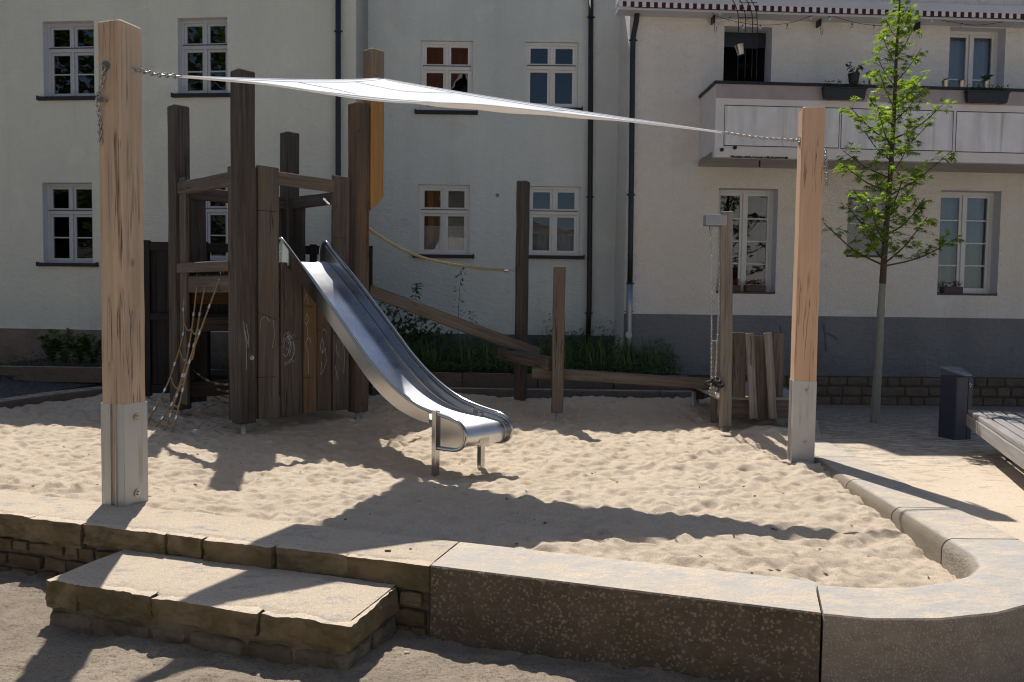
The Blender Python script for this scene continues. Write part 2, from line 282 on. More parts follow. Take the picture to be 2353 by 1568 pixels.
def barkm(name, a, b):
    t = NT(name); n = t.noise(t.pos((1, 1, .3)), 40, 5); return t.fin(t.mix(n, a, b), .85, 0, t.bump(n, .6, .006), .2)
M['bark'] = barkm('dark_bark', (.05, .04, .03), (.11, .085, .06)); M['barkpale'] = barkm('pale_wrapped_bark', (.16, .17, .15), (.30, .31, .28))
def tilem():
    t = NT('red_roof_tiles'); wv = t.n.new('ShaderNodeTexWave'); wv.inputs['Scale'].default_value = .9; t.l(t.pos(), wv.inputs['Vector']); c = t.mix(t.noise(t.pos(), 3, 6, .8), (.09, .035, .022), (.22, .085, .05)); c = t.mix(t.math('MULTIPLY', wv.outputs['Fac'], .5), c, (.12, .03, .02)); return t.fin(c, .8, 0, t.bump(wv.outputs['Fac'], .8, .06), .2)
M['tile'] = tilem()
def checkm():
    t = NT('checkered_valance'); co = t.coord(); ck = t.n.new('ShaderNodeTexChecker'); ck.inputs['Scale'].default_value = 8.7; ck.inputs[1].default_value = (.75, .74, .74, 1); ck.inputs[2].default_value = (.10, .008, .018, 1)
    t.l(co, ck.inputs['Vector']); return t.fin(ck.outputs[0], .8)
M['awning_white'] = simple('awning_fabric', (.55, .55, .6), .8, 0, 4, .1); M['awning_red'] = simple('valance_dark_red', (.07, .008, .015), .8)
M['deadleaf'] = simple('dead_leaf', (.12, .075, .04), .8, 0, 60, .4); M['yellowleaf'] = simple('yellow_leaf', (.55, .5, .03), .6)
M['pebble'] = simple('pebble', (.42, .38, .32), .8, 0, 30, .3)

# ------------------------------------------------------------------ object helpers
WM = {}
def props(o, label=None, cat=None, group=None, kind=None):
    if label: o['label'] = label
    if cat: o['category'] = cat
    if group: o['group'] = group
    if kind: o['kind'] = kind
    return o
def thing(name, loc, label, cat, group=None):
    o = bpy.data.objects.new(name, None); COL.objects.link(o); o.location = loc; o.empty_display_size = .2
    WM[o.name] = Matrix.Translation(Vector(loc)); return props(o, label, cat, group)
def place(o, Mw, parent=None):
    WM[o.name] = Mw.copy()
    if parent is not None:
        o.parent = parent; o.matrix_basis = WM[parent.name].inverted() @ Mw
    else: o.matrix_basis = Mw
    return o
class MB:
    def __init__(s): s.v = []; s.f = []; s.mi = []; s.cur = 0
    def quad(s, *pts): n = len(s.v); s.v += [tuple(p) for p in pts]; s.f.append(tuple(range(n, n + len(pts)))); s.mi.append(s.cur)
    def box(s, x0, x1, y0, y1, z0, z1, T=None):
        n = len(s.v); pts = [Vector((x, y, z)) for x in (x0, x1) for y in (y0, y1) for z in (z0, z1)]
        if T is not None: pts = [T @ p for p in pts]
        s.v += [tuple(p) for p in pts]
        for f in ((0, 1, 3, 2), (4, 6, 7, 5), (0, 4, 5, 1), (2, 3, 7, 6), (0, 2, 6, 4), (1, 5, 7, 3)): s.f.append(tuple(n + i for i in f)); s.mi.append(s.cur)
    def tube(s, pts, r, seg=8, cap=True, closed=False):
        pts = [Vector(p) for p in pts]; n0 = len(s.v); k = len(pts); up = Vector((0, 0, 1)); prev = None
        for i, p in enumerate(pts):
            if closed: t = pts[(i + 1) % k] - pts[i - 1]
            else: t = pts[min(i + 1, k - 1)] - pts[max(i - 1, 0)]
            t.normalize()
            if prev is None:
                a = t.cross(up if abs(t.z) < .9 else Vector((1, 0, 0))).normalized()
            else: a = (prev - t * prev.dot(t)).normalized()
            prev = a; b = t.cross(a); rr = r[i] if hasattr(r, '__len__') else r
            for j in range(seg):
                an = 2 * math.pi * j / seg; s.v.append(tuple(p + (a * math.cos(an) + b * math.sin(an)) * rr))
        for i in range(k if closed else k - 1):
            i2 = (i + 1) % k
            for j in range(seg):
                j2 = (j + 1) % seg; s.f.append((n0 + i * seg + j, n0 + i * seg + j2, n0 + i2 * seg + j2, n0 + i2 * seg + j)); s.mi.append(s.cur)
        if cap and not closed:
            s.f.append(tuple(n0 + j for j in range(seg))[::-1]); s.mi.append(s.cur); s.f.append(tuple(n0 + (k - 1) * seg + j for j in range(seg))); s.mi.append(s.cur)
    def lathe(s, prof, c=(0, 0, 0), seg=20):
        n0 = len(s.v)
        for r, z in prof:
            for j in range(seg): a = 2 * math.pi * j / seg; s.v.append((c[0] + r * math.cos(a), c[1] + r * math.sin(a), c[2] + z))
        for i in range(len(prof) - 1):
            for j in range(seg):
                j2 = (j + 1) % seg; s.f.append((n0 + i * seg + j, n0 + i * seg + j2, n0 + (i + 1) * seg + j2, n0 + (i + 1) * seg + j)); s.mi.append(s.cur)
    def build(s, name, mats, parent=None, loc=None, Mw=None, smooth=False, bevel=0, recalc=True):
        me = bpy.data.meshes.new(name)
        if loc is None: loc = WM[parent.name].to_translation() if parent is not None else Vector((0, 0, 0))
        if Mw is None: Mw = Matrix.Translation(Vector(loc)); 
        inv = Mw.inverted(); me.from_pydata([tuple(inv @ Vector(v)) for v in s.v], [], s.f)
        for m in (mats if isinstance(mats, (list, tuple)) else [mats]): me.materials.append(m)
        me.polygons.foreach_set('material_index', s.mi); me.validate(); me.update()
        if recalc:
            bm = bmesh.new(); bm.from_mesh(me); bmesh.ops.recalc_face_normals(bm, faces=bm.faces); bm.to_mesh(me); bm.free()
        if smooth: me.polygons.foreach_set('use_smooth', [True] * len(me.polygons))
        o = bpy.data.objects.new(name, me); COL.objects.link(o); place(o, Mw, parent)
        if bevel:
            b = o.modifiers.new('bevel', 'BEVEL'); b.width = bevel; b.segments = 2; b.limit_method = 'ANGLE'
        return o
def npmesh(name, V, F, mat, parent=None, smooth=False, loc=(0, 0, 0)):
    me = bpy.data.meshes.new(name); V = np.asarray(V, float); n = len(V); me.vertices.add(n); me.vertices.foreach_set('co', (V - np.array(loc)).ravel())
    F = np.asarray(F, int); k = F.shape[1]; me.loops.add(F.size); me.loops.foreach_set('vertex_index', F.ravel()); me.polygons.add(len(F)); me.polygons.foreach_set('loop_start', np.arange(0, F.size, k)); me.polygons.foreach_set('loop_total', np.full(len(F), k))
    if smooth: me.polygons.foreach_set('use_smooth', np.ones(len(F), bool))
    me.materials.append(mat); me.update(); me.validate(); o = bpy.data.objects.new(name, me); COL.objects.link(o); place(o, Matrix.Translation(Vector(loc)), parent); return o

def timber(name, p0, p1, w, d, mat, parent=None, roll=0, ch=.012, jitter=.002, rings=6, cut=0, taper=1.0, facing=None, label=None, topcut=0):
    """a squared timber with chamfered arrises; local Z runs along the grain. roll turns it about its length."""
    p0, p1 = Vector(p0), Vector(p1); L = (p1 - p0).length; zax = (p1 - p0).normalized()
    if abs(zax.z) > .9:
        base = Vector((1, 0, 0)); xax = (base - zax * base.dot(zax)).normalized(); yax = zax.cross(xax)
    else:
        yax = (Vector((0, 0, 1)) - zax * zax.z).normalized(); xax = yax.cross(zax)
    Rm = Matrix((xax, yax, zax)).transposed().to_4x4() @ Matrix.Rotation(roll, 4, 'Z'); Mw = Matrix.Translation(p0) @ Rm
    a, b = w / 2, d / 2; V = []; F = []
    zs = [0, ch * .8] + [L * (i + 1) / (rings + 1) for i in range(rings)] + [L - ch * .8, L]
    for k, z in enumerate(zs):
        ins = ch * .7 if k in (0, len(zs) - 1) else 0; A, B = a - ins, b - ins; c = max(ch - ins * .3, .002)
        tz = 1 + (taper - 1) * z / L; jx, jy = (random.uniform(-jitter, jitter) for _ in range(2)) if 0 < k < len(zs) - 1 else (0, 0)
        for (x, y) in ((-A + c, -B), (A - c, -B), (A, -B + c), (A, B - c), (A - c, B), (-A + c, B), (-A, B - c), (-A, -B + c)):
            zz = z + (cut * (x / a) if k < 2 else 0) + (topcut * (x / a) if k >= len(zs) - 2 else 0)
            V.append((x * tz + jx + random.uniform(-1, 1) * jitter * .3, y * tz + jy + random.uniform(-1, 1) * jitter * .3, zz))
    for k in range(len(zs) - 1):
        for j in range(8): j2 = (j + 1) % 8; F.append((k * 8 + j, k * 8 + j2, k * 8 + 8 + j2, k * 8 + 8 + j))
    F.append(tuple(range(8))[::-1]); n = (len(zs) - 1) * 8; F.append(tuple(range(n, n + 8)))
    me = bpy.data.meshes.new(name); me.from_pydata(V, [], F); me.materials.append(mat); me.update()
    o = bpy.data.objects.new(name, me); COL.objects.link(o); place(o, Mw, parent)
    if label: o['label'] = label
    return o
def bolt(p, n, r, parent, name='bolt', mat='chain'):
    mb = MB(); p = Vector(p); n = Vector(n).normalized(); mb.tube([p - n * .004, p + n * .006], r * 1.5, 14); mb.tube([p + n * .006, p + n * .02], [r, r * .7], 10); return mb.build(name, M[mat], parent, smooth=False)
def chain_mesh(mb, pts, link=.034, r=.0042, width=.011):
    pts = [Vector(p) for p in pts]; seg = [(pts[i + 1] - pts[i]).length for i in range(len(pts) - 1)]; tot = sum(seg); n = max(2, int(tot / (link * .74))); tw = 0
    def pos(d):
        for i, s in enumerate(seg):
            if d <= s or i == len(seg) - 1: return pts[i].lerp(pts[i + 1], min(1, d / s)), (pts[i + 1] - pts[i]).normalized()
            d -= s
    for k in range(n):
        c, t = pos((k + .5) * tot / n); a = t.cross(Vector((0, 0, 1)) if abs(t.z) < .9 else Vector((1, 0, 0))).normalized(); b = t.cross(a)
        sd = a if k % 2 else b; ring = []
        for j in range(10):
            an = 2 * math.pi * j / 10; ring.append(c + t * math.copysign(abs(math.cos(an)) ** .7, math.cos(an)) * link * .5 + sd * math.sin(an) * width)
        mb.tube(ring, r, 5, closed=True)
def rock(name, size, mat, parent, Mw, seed=0, cuts=9, rough=.016, corner=.03, label=None, freq=3.0, topflat=False):
    bm = bmesh.new(); bmesh.ops.create_cube(bm, size=1); bmesh.ops.subdivide_edges(bm, edges=bm.edges[:], cuts=cuts, use_grid_fill=True)
    sx, sy, sz = size; o3 = Vector((seed * 3.7, seed * 1.3, seed * 2.1)); hs = (sx / 2, sy / 2, sz / 2)
    for v in bm.verts:
        p = Vector((v.co.x * sx, v.co.y * sy, v.co.z * sz)); cr = min(corner, min(hs) * .6)
        q = Vector([max(-(hs[i] - cr), min(hs[i] - cr, p[i])) for i in range(3)]); d = p - q
        if d.length > 1e-6:
            lim = d.normalized() * min(d.length, cr); p = q + lim
        n1 = mnoise.noise_vector(p * freq * 2 + o3) * rough + mnoise.noise_vector(p * freq * 7 + o3) * rough * .5 + mnoise.noise_vector(p * freq * 18 + o3) * rough * .22
        if topflat and v.co.z > .49: n1.z *= .25
        v.co = p + n1
    me = bpy.data.meshes.new(name); bm.to_mesh(me); bm.free(); me.materials.append(mat)
    for pl in me.polygons: pl.use_smooth = True
    o = bpy.data.objects.new(name, me); COL.objects.link(o); place(o, Mw, parent)
    md = o.modifiers.new('edge', 'EDGE_SPLIT'); md.split_angle = R(32)
    if label: o['label'] = label
    return o

# ------------------------------------------------------------------ sand pit outline
inner = [(-7.9, 7.1), (-3.8, 5.82), (-2.62, 5.45), (-.87, 4.9), (.235, 4.57), (1.62, 4.15), (1.85, 4.11), (2.1, 4.12), (2.35, 4.2), (2.55, 4.32), (2.68, 4.47), (2.75, 4.65), (2.77, 4.95), (2.82, 5.72), (2.87, 6.63), (2.97, 7.65), (3.1, 8.6), (3.6, 10), (3.6, 11.45), (-4.9, 11.6), (-5.7, 11.35), (-6.2, 10.7), (-6.6, 9.9), (-7.6, 8.3)]
ctrl = np.array([(-6.5, 6.8, .10), (-3.8, 5.9, .09), (-2.6, 5.6, .10), (-.87, 5.05, .08), (.24, 4.7, .05), (1.0, 4.5, .02), (1.6, 4.3, .0), (2.3, 4.4, -.07), (2.7, 4.9, -.07), (2.75, 5.7, -.01), (2.8, 6.6, .02), (2.8, 7.7, .06), (2.6, 9.1, .10), (2.9, 8.8, .17), (3.3, 8.9, .12),
    (1.5, 9, .05), (.58, 9.8, .08), (.15, 11, .15), (-.5, 7.6, -.04), (-.1, 7.2, -.03), (.3, 6.3, .0), (-1.4, 6.5, .02), (1.4, 6.4, .01), (-3, 8.75, .06), (-1.94, 9.9, .09), (-4.2, 9.8, .1), (-2.4, 8.2, .05), (-4, 8.8, .07), (-5.8, 8.5, .08), (-6.3, 10, .12),
    (-3, 11, .14), (1.5, 11.4, .2), (-1, 11.4, .2), (3, 11.4, .2), (-5, 11.3, .18), (-1.6, 5.9, .05)])
def zs_base(X, Y):
    X = np.asarray(X, float); Y = np.asarray(Y, float); num = np.zeros_like(X); den = np.zeros_like(X)
    for x, y, z in ctrl:
        wgt = 1 / (((X - x) ** 2 + (Y - y) ** 2) + .06) ** 1.5; num += wgt * z; den += wgt
    return num / den
def zs(x, y): return float(zs_base(np.array([x]), np.array([y]))[0])

def inpoly(X, Y, poly):
    c = np.zeros(X.shape, bool); n = len(poly)
    for i in range(n):
        x1, y1 = poly[i]; x2, y2 = poly[(i + 1) % n]; cond = ((y1 > Y) != (y2 > Y)) & (X < (x2 - x1) * (Y - y1) / (y2 - y1 + 1e-12) + x1); c ^= cond
    return c
def fbm(X, Y, lam, octs=4, seed=0, gain=.5):
    r = np.random.RandomState(seed); out = np.zeros_like(X); amp = 1; 
    for o in range(octs):
        g = r.rand(64, 64) * 2 - 1; u = X / lam + 13.7 * o; v = Y / lam + 7.3 * o; iu = np.floor(u).astype(int); iv = np.floor(v).astype(int); fu = u - iu; fv = v - iv; fu = fu * fu * (3 - 2 * fu); fv = fv * fv * (3 - 2 * fv)
        a = g[iu % 64, iv % 64]; b = g[(iu + 1) % 64, iv % 64]; c = g[iu % 64, (iv + 1) % 64]; d = g[(iu + 1) % 64, (iv + 1) % 64]
        out += amp * ((a * (1 - fu) + b * fu) * (1 - fv) + (c * (1 - fu) + d * fu) * fv); amp *= gain; lam *= .5
    return out
def terrain(name, x0, x1, y0, y1, step, zfun, mat, poly=None, dimples=0, seed=3, dscale=1.0):
    xs = np.arange(x0, x1, step); ys = np.arange(y0, y1, step); X, Y = np.meshgrid(xs, ys, indexing='ij'); Z = zfun(X, Y); r = np.random.RandomState(seed)
    for _ in range(dimples):
        cx, cy = r.uniform(x0, x1), r.uniform(y0, y1); rx = r.uniform(.03, .085); ry = rx * r.uniform(.5, 1); an = r.uniform(0, 3.14); dep = r.uniform(.010, .030) * dscale * (rx / .08)
        i0, i1 = int((cx - .4 - x0) / step), int((cx + .4 - x0) / step); j0, j1 = int((cy - .4 - y0) / step), int((cy + .4 - y0) / step); i0 = max(i0, 0); j0 = max(j0, 0)
        if i1 <= i0 or j1 <= j0: continue
        dx = X[i0:i1, j0:j1] - cx; dy = Y[i0:i1, j0:j1] - cy; u = (dx * math.cos(an) + dy * math.sin(an)) / rx; v = (-dx * math.sin(an) + dy * math.cos(an)) / ry; q = u * u + v * v
        Z[i0:i1, j0:j1] += -dep * (1 - .75 * q) * np.exp(-q * .75)
    nx, ny = X.shape; V = np.stack([X.ravel(), Y.ravel(), Z.ravel()], 1); idx = np.arange(nx * ny).reshape(nx, ny)
    F = np.stack([idx[:-1, :-1].ravel(), idx[1:, :-1].ravel(), idx[1:, 1:].ravel(), idx[:-1, 1:].ravel()], 1)
    if poly is not None:
        cxs = (X[:-1, :-1] + step / 2).ravel(); cys = (Y[:-1, :-1] + step / 2).ravel(); F = F[inpoly(cxs, cys, poly)]
        used = np.unique(F); mp = -np.ones(len(V), int); mp[used] = np.arange(len(used)); V = V[used]; F = mp[F]
    return npmesh(name, V, F, mat, smooth=True)
# sand polygon pushed slightly under its borders
cxm, cym = -1.5, 8.0
sandpoly = [(x + .16 * (x - cxm) / math.hypot(x - cxm, y - cym), y + .16 * (y - cym) / math.hypot(x - cxm, y - cym)) for x, y in inner]
def sand_z(X, Y):
    z = zs_base(X, Y) + fbm(X, Y, .9, 3, 1) * .011 - np.abs(fbm(X, Y, .27, 3, 2, .5)) * .022 - np.abs(fbm(X + .4 * Y, Y * 1.3, .12, 3, 4, .55)) * .014 + .02
    for (mx, my, h, s) in ((.15, 11.0, .05, .3), (.6, 9.9, .04, .25), (2.9, 8.7, .07, .28), (-.5, 7.5, -.05, .45), (-.9, 11.1, .06, .35), (-6.3, 7.4, .05, .4)):
        z += h * np.exp(-((X - mx) ** 2 + (Y - my) ** 2) / s ** 2)
    for px, py in ((-4.3, 6.25), (-4.0, 6.15), (-3.55, 6.02), (-3.4, 6.0)):
        z += .035 * np.exp(-((X - px) ** 2 + (Y - py) ** 2) / .008) * (1 + fbm(X, Y, .05, 2, 5))
    return z
sand = terrain('sand', -8.2, 3.95, 3.9, 11.9, .016, sand_z, M['sand'], sandpoly, 17000, 5, .85); props(sand, kind='structure')

# far ground, front yard earth, paving
mb = MB(); mb.quad((-300, -300, -.46), (300, -300, -.46), (300, 300, -.46), (-300, 300, -.46)); props(mb.build('ground', M['groundfar']), kind='structure')
def front_z(X, Y): return -.27 - .02 * (X + 1) * .3 + fbm(X, Y, .8, 3, 8) * .018 + fbm(X, Y, .15, 4, 9, .65) * .014
props(terrain('yard_ground', -9, 4.2, 1.2, 7.2, .02, front_z, M['earth'], [(-9, 1.2), (4.2, 1.2), (4.2, 4.6), (2.4, 4.0), (1.5, 4.0), (-3.5, 5.55), (-9, 7.2)], 1500, 6, .45), kind='structure')
mb = MB(); mb.quad((-20, -9, -.30), (20, -9, -.30), (20, 1.25, -.30), (-20, 1.25, -.30)); props(mb.build('yard_ground', M['earth']), kind='structure'); mb = MB()
pv = [(3.2, 4.95), (9.5, 4.95), (14, 5.2), (14, 10.6), (3.6, 10.6), (3.35, 9.1), (3.3, 7.65), (3.28, 6.6), (3.25, 5.7)]
mb.quad(*[(x, y, .112) for x, y in pv]); mb.quad((3.6, 10.6, .112), (14, 10.6, .112), (14, 13.8, -.10), (1.8, 13.8, -.10), (1.8, 11.7, .05), (3.6, 11.7, .05)); props(mb.build('pavement', M['pave']), kind='structure')
mb = MB(); mb.quad((3.0, 4.3, .112), (9.5, 4.3, .112), (9.5, 4.95, .112), (3.2, 4.95, .112)); mb.quad((3.0, 4.3, .112), (9.5, 4.3, .112), (9.5, 4.3, -.5), (3.0, 4.3, -.5)); props(mb.build('pavement_edge', M['pave']), kind='structure')
mb = MB()
P = [(-5.2, 12.0, .30), (-6.15, 11.7, .28), (-6.75, 10.3, .22), (-7.9, 8.2, .18), (-14, 8.0, .2), (-14, 12.3, .50), (-9, 12.1, .52), (-4.8, 12.05, .44)]
c = (-9.3, 11.3, .36)
for i in range(len(P)): mb.quad(c, P[i], P[(i + 1) % len(P)])
props(mb.build('path', M['cobble'], recalc=False), kind='structure')

# ------------------------------------------------------------------ kerbs and front wall
def strip(name, pairs, zt, zb, mat, parent, rin=.05, rout=.006, sub=4):
    """a kerb stone swept along (inner, outer) point pairs, rounded on the inner arris"""
    pts = []
    for i in range(len(pairs) - 1):
        for k in range(sub):
            t = k / sub; pts.append([tuple(a + (b - a) * t for a, b in zip(pairs[i][j], pairs[i + 1][j])) for j in (0, 1)])
    pts.append(list(pairs[-1])); zt = zt if hasattr(zt, '__len__') else (zt, zt); nseg = len(pts); V = []; F = []
    for i, (a, b) in enumerate(pts):
        z = zt[0] + (zt[1] - zt[0]) * i / (nseg - 1); a = Vector((a[0], a[1], 0)); b = Vector((b[0], b[1], 0)); d = (b - a).normalized(); pr = [(a, zb)]
        for k in range(6):
            an = math.pi / 2 * k / 5; pr.append((a + d * rin * (1 - math.cos(an)), z - rin * (1 - math.sin(an))))
        L = (b - a).length
        for k in range(1, 6):
            q = a + d * (rin + (L - rin - rout) * k / 6); pr.append((q, z + mnoise.noise(Vector((q.x * 3, q.y * 3, 4))) * .003))
        pr.append((b - d * rout, z)); pr.append((b, z - rout))
        for k in range(1, 5): q = b + d * mnoise.noise(Vector((b.x * 4, b.y * 4, k * 2.))) * .004; pr.append((q, z - rout + (zb - z + rout) * k / 4))
        V += [(p.x, p.y, zz) for p, zz in pr]; m = len(pr)
    for i in range(nseg - 1):
        for k in range(m - 1): F.append((i * m + k, i * m + k + 1, i * m + m + k + 1, i * m + m + k))
    F.append(tuple(range(m))); F.append(tuple(range((nseg - 1) * m, nseg * m))[::-1])
    mbb = MB(); mbb.v = V; mbb.f = F; mbb.mi = [0] * len(F); o = mbb.build(name, mat, parent, smooth=True)
    md = o.modifiers.new('edge', 'EDGE_SPLIT'); md.split_angle = R(40); return o
def gap(p, q, g, end):   # pull the last/first pair back for a joint
    return p
wall = thing('sandstone_wall', (-1.2, 4.7, -.3), 'low sandstone wall along the front of the sandpit, rough coping stones dusted with sand', 'wall')
TW = Vector((.9551, -.2963, 0)); NW = Vector((-.2963, -.9551, 0)); A0 = Vector((-3.41, 5.22, 0))
ang = math.atan2(TW.y, TW.x)
def wa(x, y=None, z=.12):  # parameter along the wall's outer edge for a joint seen at picture column x
    d = ray(x, 1200 if y is None else y); # intersect vertical plane of the wall face
    t = (A0 - EYE).dot(NW) / d.dot(NW); p = EYE + d * t; return (p - A0).dot(TW)
def wallpt(a, out, z): p = A0 + TW * a + NW * out; return Vector((p.x, p.y, z))
RZ = Matrix.Rotation(ang, 4, 'Z')
def stone(name, a0, a1, o0, o1, z0, z1, mat, parent, seed, rough=.012, corner=.02, cuts=9, topflat=False, label=None):
    c = wallpt((a0 + a1) / 2, (o0 + o1) / 2, (z0 + z1) / 2); return rock(name, (a1 - a0, abs(o1 - o0), z1 - z0), mat, parent, Matrix.Translation(c) @ RZ, seed, cuts, rough, corner, label, topflat=topflat)
joints = [-4.2, -3.4, -2.6, -1.7, -.9] 
cols = [(-60, 1180), (70, 1195), (188, 1210), (379, 1245), (467, 1262), (630, 1290), (796, 1305), (986, 1326)]
aj = [-2.4, -1.6, -.9] + [wa(*q) for q in cols]
for i in range(len(aj) - 1):
    stone('coping_stone', aj[i] + .004, aj[i + 1] - .004, -.47 + random.uniform(-.02, .02), random.uniform(-.012, .015), -.03 + random.uniform(-.015, .012), .118, M['coping'], wall, i + 1, .017, .007, 18, True, label='pale mossy coping stone with a chipped top edge' if i == 4 else None)
mb = MB()
def wbox(mb, a0, a1, o0, o1, z0, z1):
    T = Matrix.Translation(A0) @ RZ; mb.box(a0, a1, -o1, -o0, z0, z1, T)
wbox(mb, -2.4, aj[-1] - .01, -.44, -.035, -.5, .02); mb.build('mortar_core', M['mortar'], wall)
k = 20
for row, (z0, z1) in enumerate([(-.13, -.045), (-.23, -.14), (-.36, -.24)]):
    a = -2.4 - .1 * row
    while a < aj[-1] - .06:
        L = random.uniform(.12, .34) * (1.2 if row == 2 else 1); a1 = min(a + L, aj[-1] - .01)
        if not (1.15 < a < 2.3 and row == 2): stone('wall_stone', a, a1 - .015, -.10, random.uniform(-.015, .004), z0 + random.uniform(0, .012), z1 - random.uniform(0, .014), M['wallstone'], wall, k, .010, .012, 7)
        a = a1; k += 1
def sandsheet(name, a0, a1, oin, oout, z, parent, seed):
    na, no = int((a1 - a0) / .02), 16; mbs = MB()
    for i in range(na + 1):
        a = a0 + (a1 - a0) * i / na; e = oout - .010 - .06 * abs(mnoise.noise(Vector((a * 5, seed, 0)))) - .035 * abs(mnoise.noise(Vector((a * 17, seed, 5))))
        for j in range(no + 1):
            o = oin + (e - oin) * j / no; p = wallpt(a, o, z + .004 * mnoise.noise(Vector((a * 5, o * 5, seed))) + .0015 * mnoise.noise(Vector((a * 30, o * 30, seed))) - (.012 if j == no else 0)); mbs.v.append(tuple(p))
    for i in range(na):
        for j in range(no): q = i * (no + 1) + j; mbs.f.append((q, q + 1, q + no + 2, q + no + 1)); mbs.mi.append(0)
    return mbs.build(name, M['sandtop'], parent, smooth=True)
sandsheet('blown_sand', -2.4, aj[-1] + .0, -.45, .0, .124, wall, 2.5)
# big lichen block and pecked corner block
blk = thing('sandpit_border', (1.5, 4, -.3), 'smooth stone sandpit border from the lichen spotted front block round the curved corner', 'border')
aB0, aB1 = aj[-1] + .008, wa(1886, 1420)
pA0 = wallpt(aB0, 0, 0); pA1 = wallpt(aB1, 0, 0); iA0 = wallpt(aB0, -.47, 0); iA1 = wallpt(aB1, -.47, 0)
o = strip('lichen_block', [((iA0.x, iA0.y), (pA0.x, pA0.y)), ((iA1.x, iA1.y), (pA1.x, pA1.y))], .122, -.46, M['bigblock'], blk, .015, .008, 14); o['label'] = 'long straight front block with pale lichen spots'
g = .012
ci = [(iA1.x + g, iA1.y - .003), (1.85, 4.11), (2.1, 4.12), (2.35, 4.2), (2.55, 4.32), (2.68, 4.47), (2.75, 4.65), (2.77, 4.945)]
cu = [(pA1.x + g, pA1.y - .003), (1.72, 3.645), (2.05, 3.655), (2.38, 3.74), (2.7, 3.9), (3.0, 4.15), (3.22, 4.5), (3.27, 4.945)]
o = strip('curved_corner_block', list(zip(ci, cu)), .12, -.46, M['curveblock'], blk, .075, .008, 6); o['label'] = 'curved corner block with a pecked outer face'
kk = [((2.77, 4.952), (3.27, 4.952)), ((2.82, 5.72), (3.3, 5.72)), ((2.87, 6.63), (3.33, 6.63)), ((2.97, 7.65), (3.4, 7.65)), ((3.1, 8.6), (3.45, 8.6)), ((3.6, 10), (3.9, 9.9)), ((3.6, 11.45), (3.95, 11.6))]
zt = [.12, .12, .118, .118, .12, .14, .26]
for i in range(len(kk) - 1):
    a, b = kk[i], kk[i + 1]; s = .006; a2 = tuple((p[0], p[1] + s) for p in a); b2 = tuple((p[0], p[1] - s) for p in b)
    strip('kerb_stone', [a2, b2], (zt[i], zt[i + 1]), -.3, M['kerb'], blk, .075, .006, 6)
bk = thing('rear_kerb', (-1, 11.7, .2), 'shaded stone kerb closing the back and left side of the sandpit', 'kerb')
bx = [3.9, 2.2, .6, -1.1, -2.8, -4.4]
for i in range(len(bx) - 1):
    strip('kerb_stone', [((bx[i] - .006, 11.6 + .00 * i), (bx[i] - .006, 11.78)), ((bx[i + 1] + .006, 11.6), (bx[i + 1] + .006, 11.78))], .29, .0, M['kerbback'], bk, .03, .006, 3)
lc = [((-4.41, 11.6), (-4.41, 11.8)), ((-5.0, 11.62), (-5.1, 11.85)), ((-5.75, 11.4), (-6.0, 11.62)), ((-6.25, 10.75), (-6.55, 10.85)), ((-6.65, 9.9), (-6.95, 10.0)), ((-7.65, 8.3), (-7.95, 8.4)), ((-8.2, 6.9), (-8.5, 7.0))]
zt = [.29, .28, .27, .24, .21, .18, .15]
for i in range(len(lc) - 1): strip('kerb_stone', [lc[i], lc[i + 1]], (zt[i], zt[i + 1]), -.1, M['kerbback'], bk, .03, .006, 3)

# stone step in front of the wall
st = thing('stone_step', (-1.7, 4.2, -.3), 'broad sandstone step in front of the low wall, its top covered in blown sand', 'step')
sa0 = (Vector((-2.64, 4.37, 0)) - A0).dot(TW); so0 = (Vector((-2.64, 4.37, 0)) - A0).dot(NW); sa1 = (Vector((-.79, 3.77, 0)) - A0).dot(TW)
def sx(x, y): d = ray(x, y); t = ((A0 + NW * so0) - EYE).dot(NW) / d.dot(NW); p = EYE + d * t; return (p - A0).dot(TW)
sj = [sa0, sx(175, 1365), sx(348, 1388), sx(592, 1428), sa1]
for i in range(4): stone('step_stone', sj[i] + .006, sj[i + 1] - .006, .004, so0 + random.uniform(-.01, .012), -.155 + random.uniform(-.02, .01), -.018, M['steptone'], st, 60 + i, .018, .007, 18, True)
mb = MB(); wbox(mb, sa0 + .03, sa1 - .035, .0, so0 - .03, -.5, -.05); mb.build('mortar_core', M['mortar'], st)
a = sa0 + .02
k = 80
while a < sa1 - .05:
    a1 = min(a + random.uniform(.15, .4), sa1); stone('base_stone', a, a1 - .02, so0 - .14, so0 - random.uniform(.0, .03), -.34, -.175 - random.uniform(0, .02), M['mortar'], st, k, .016, .03, 7); a = a1; k += 1
for o0, o1 in ((.02, so0 * .5), (so0 * .5 + .015, so0 - .02)): stone('base_stone', sa1 - .16, sa1 - random.uniform(0, .02), o0, o1, -.36, -.17, M['mortar'], st, k, .015, .03, 7); k += 1

sandsheet('blown_sand', sa0 + .02, sa1 - .03, .0, so0, -.012, st, 7.5)
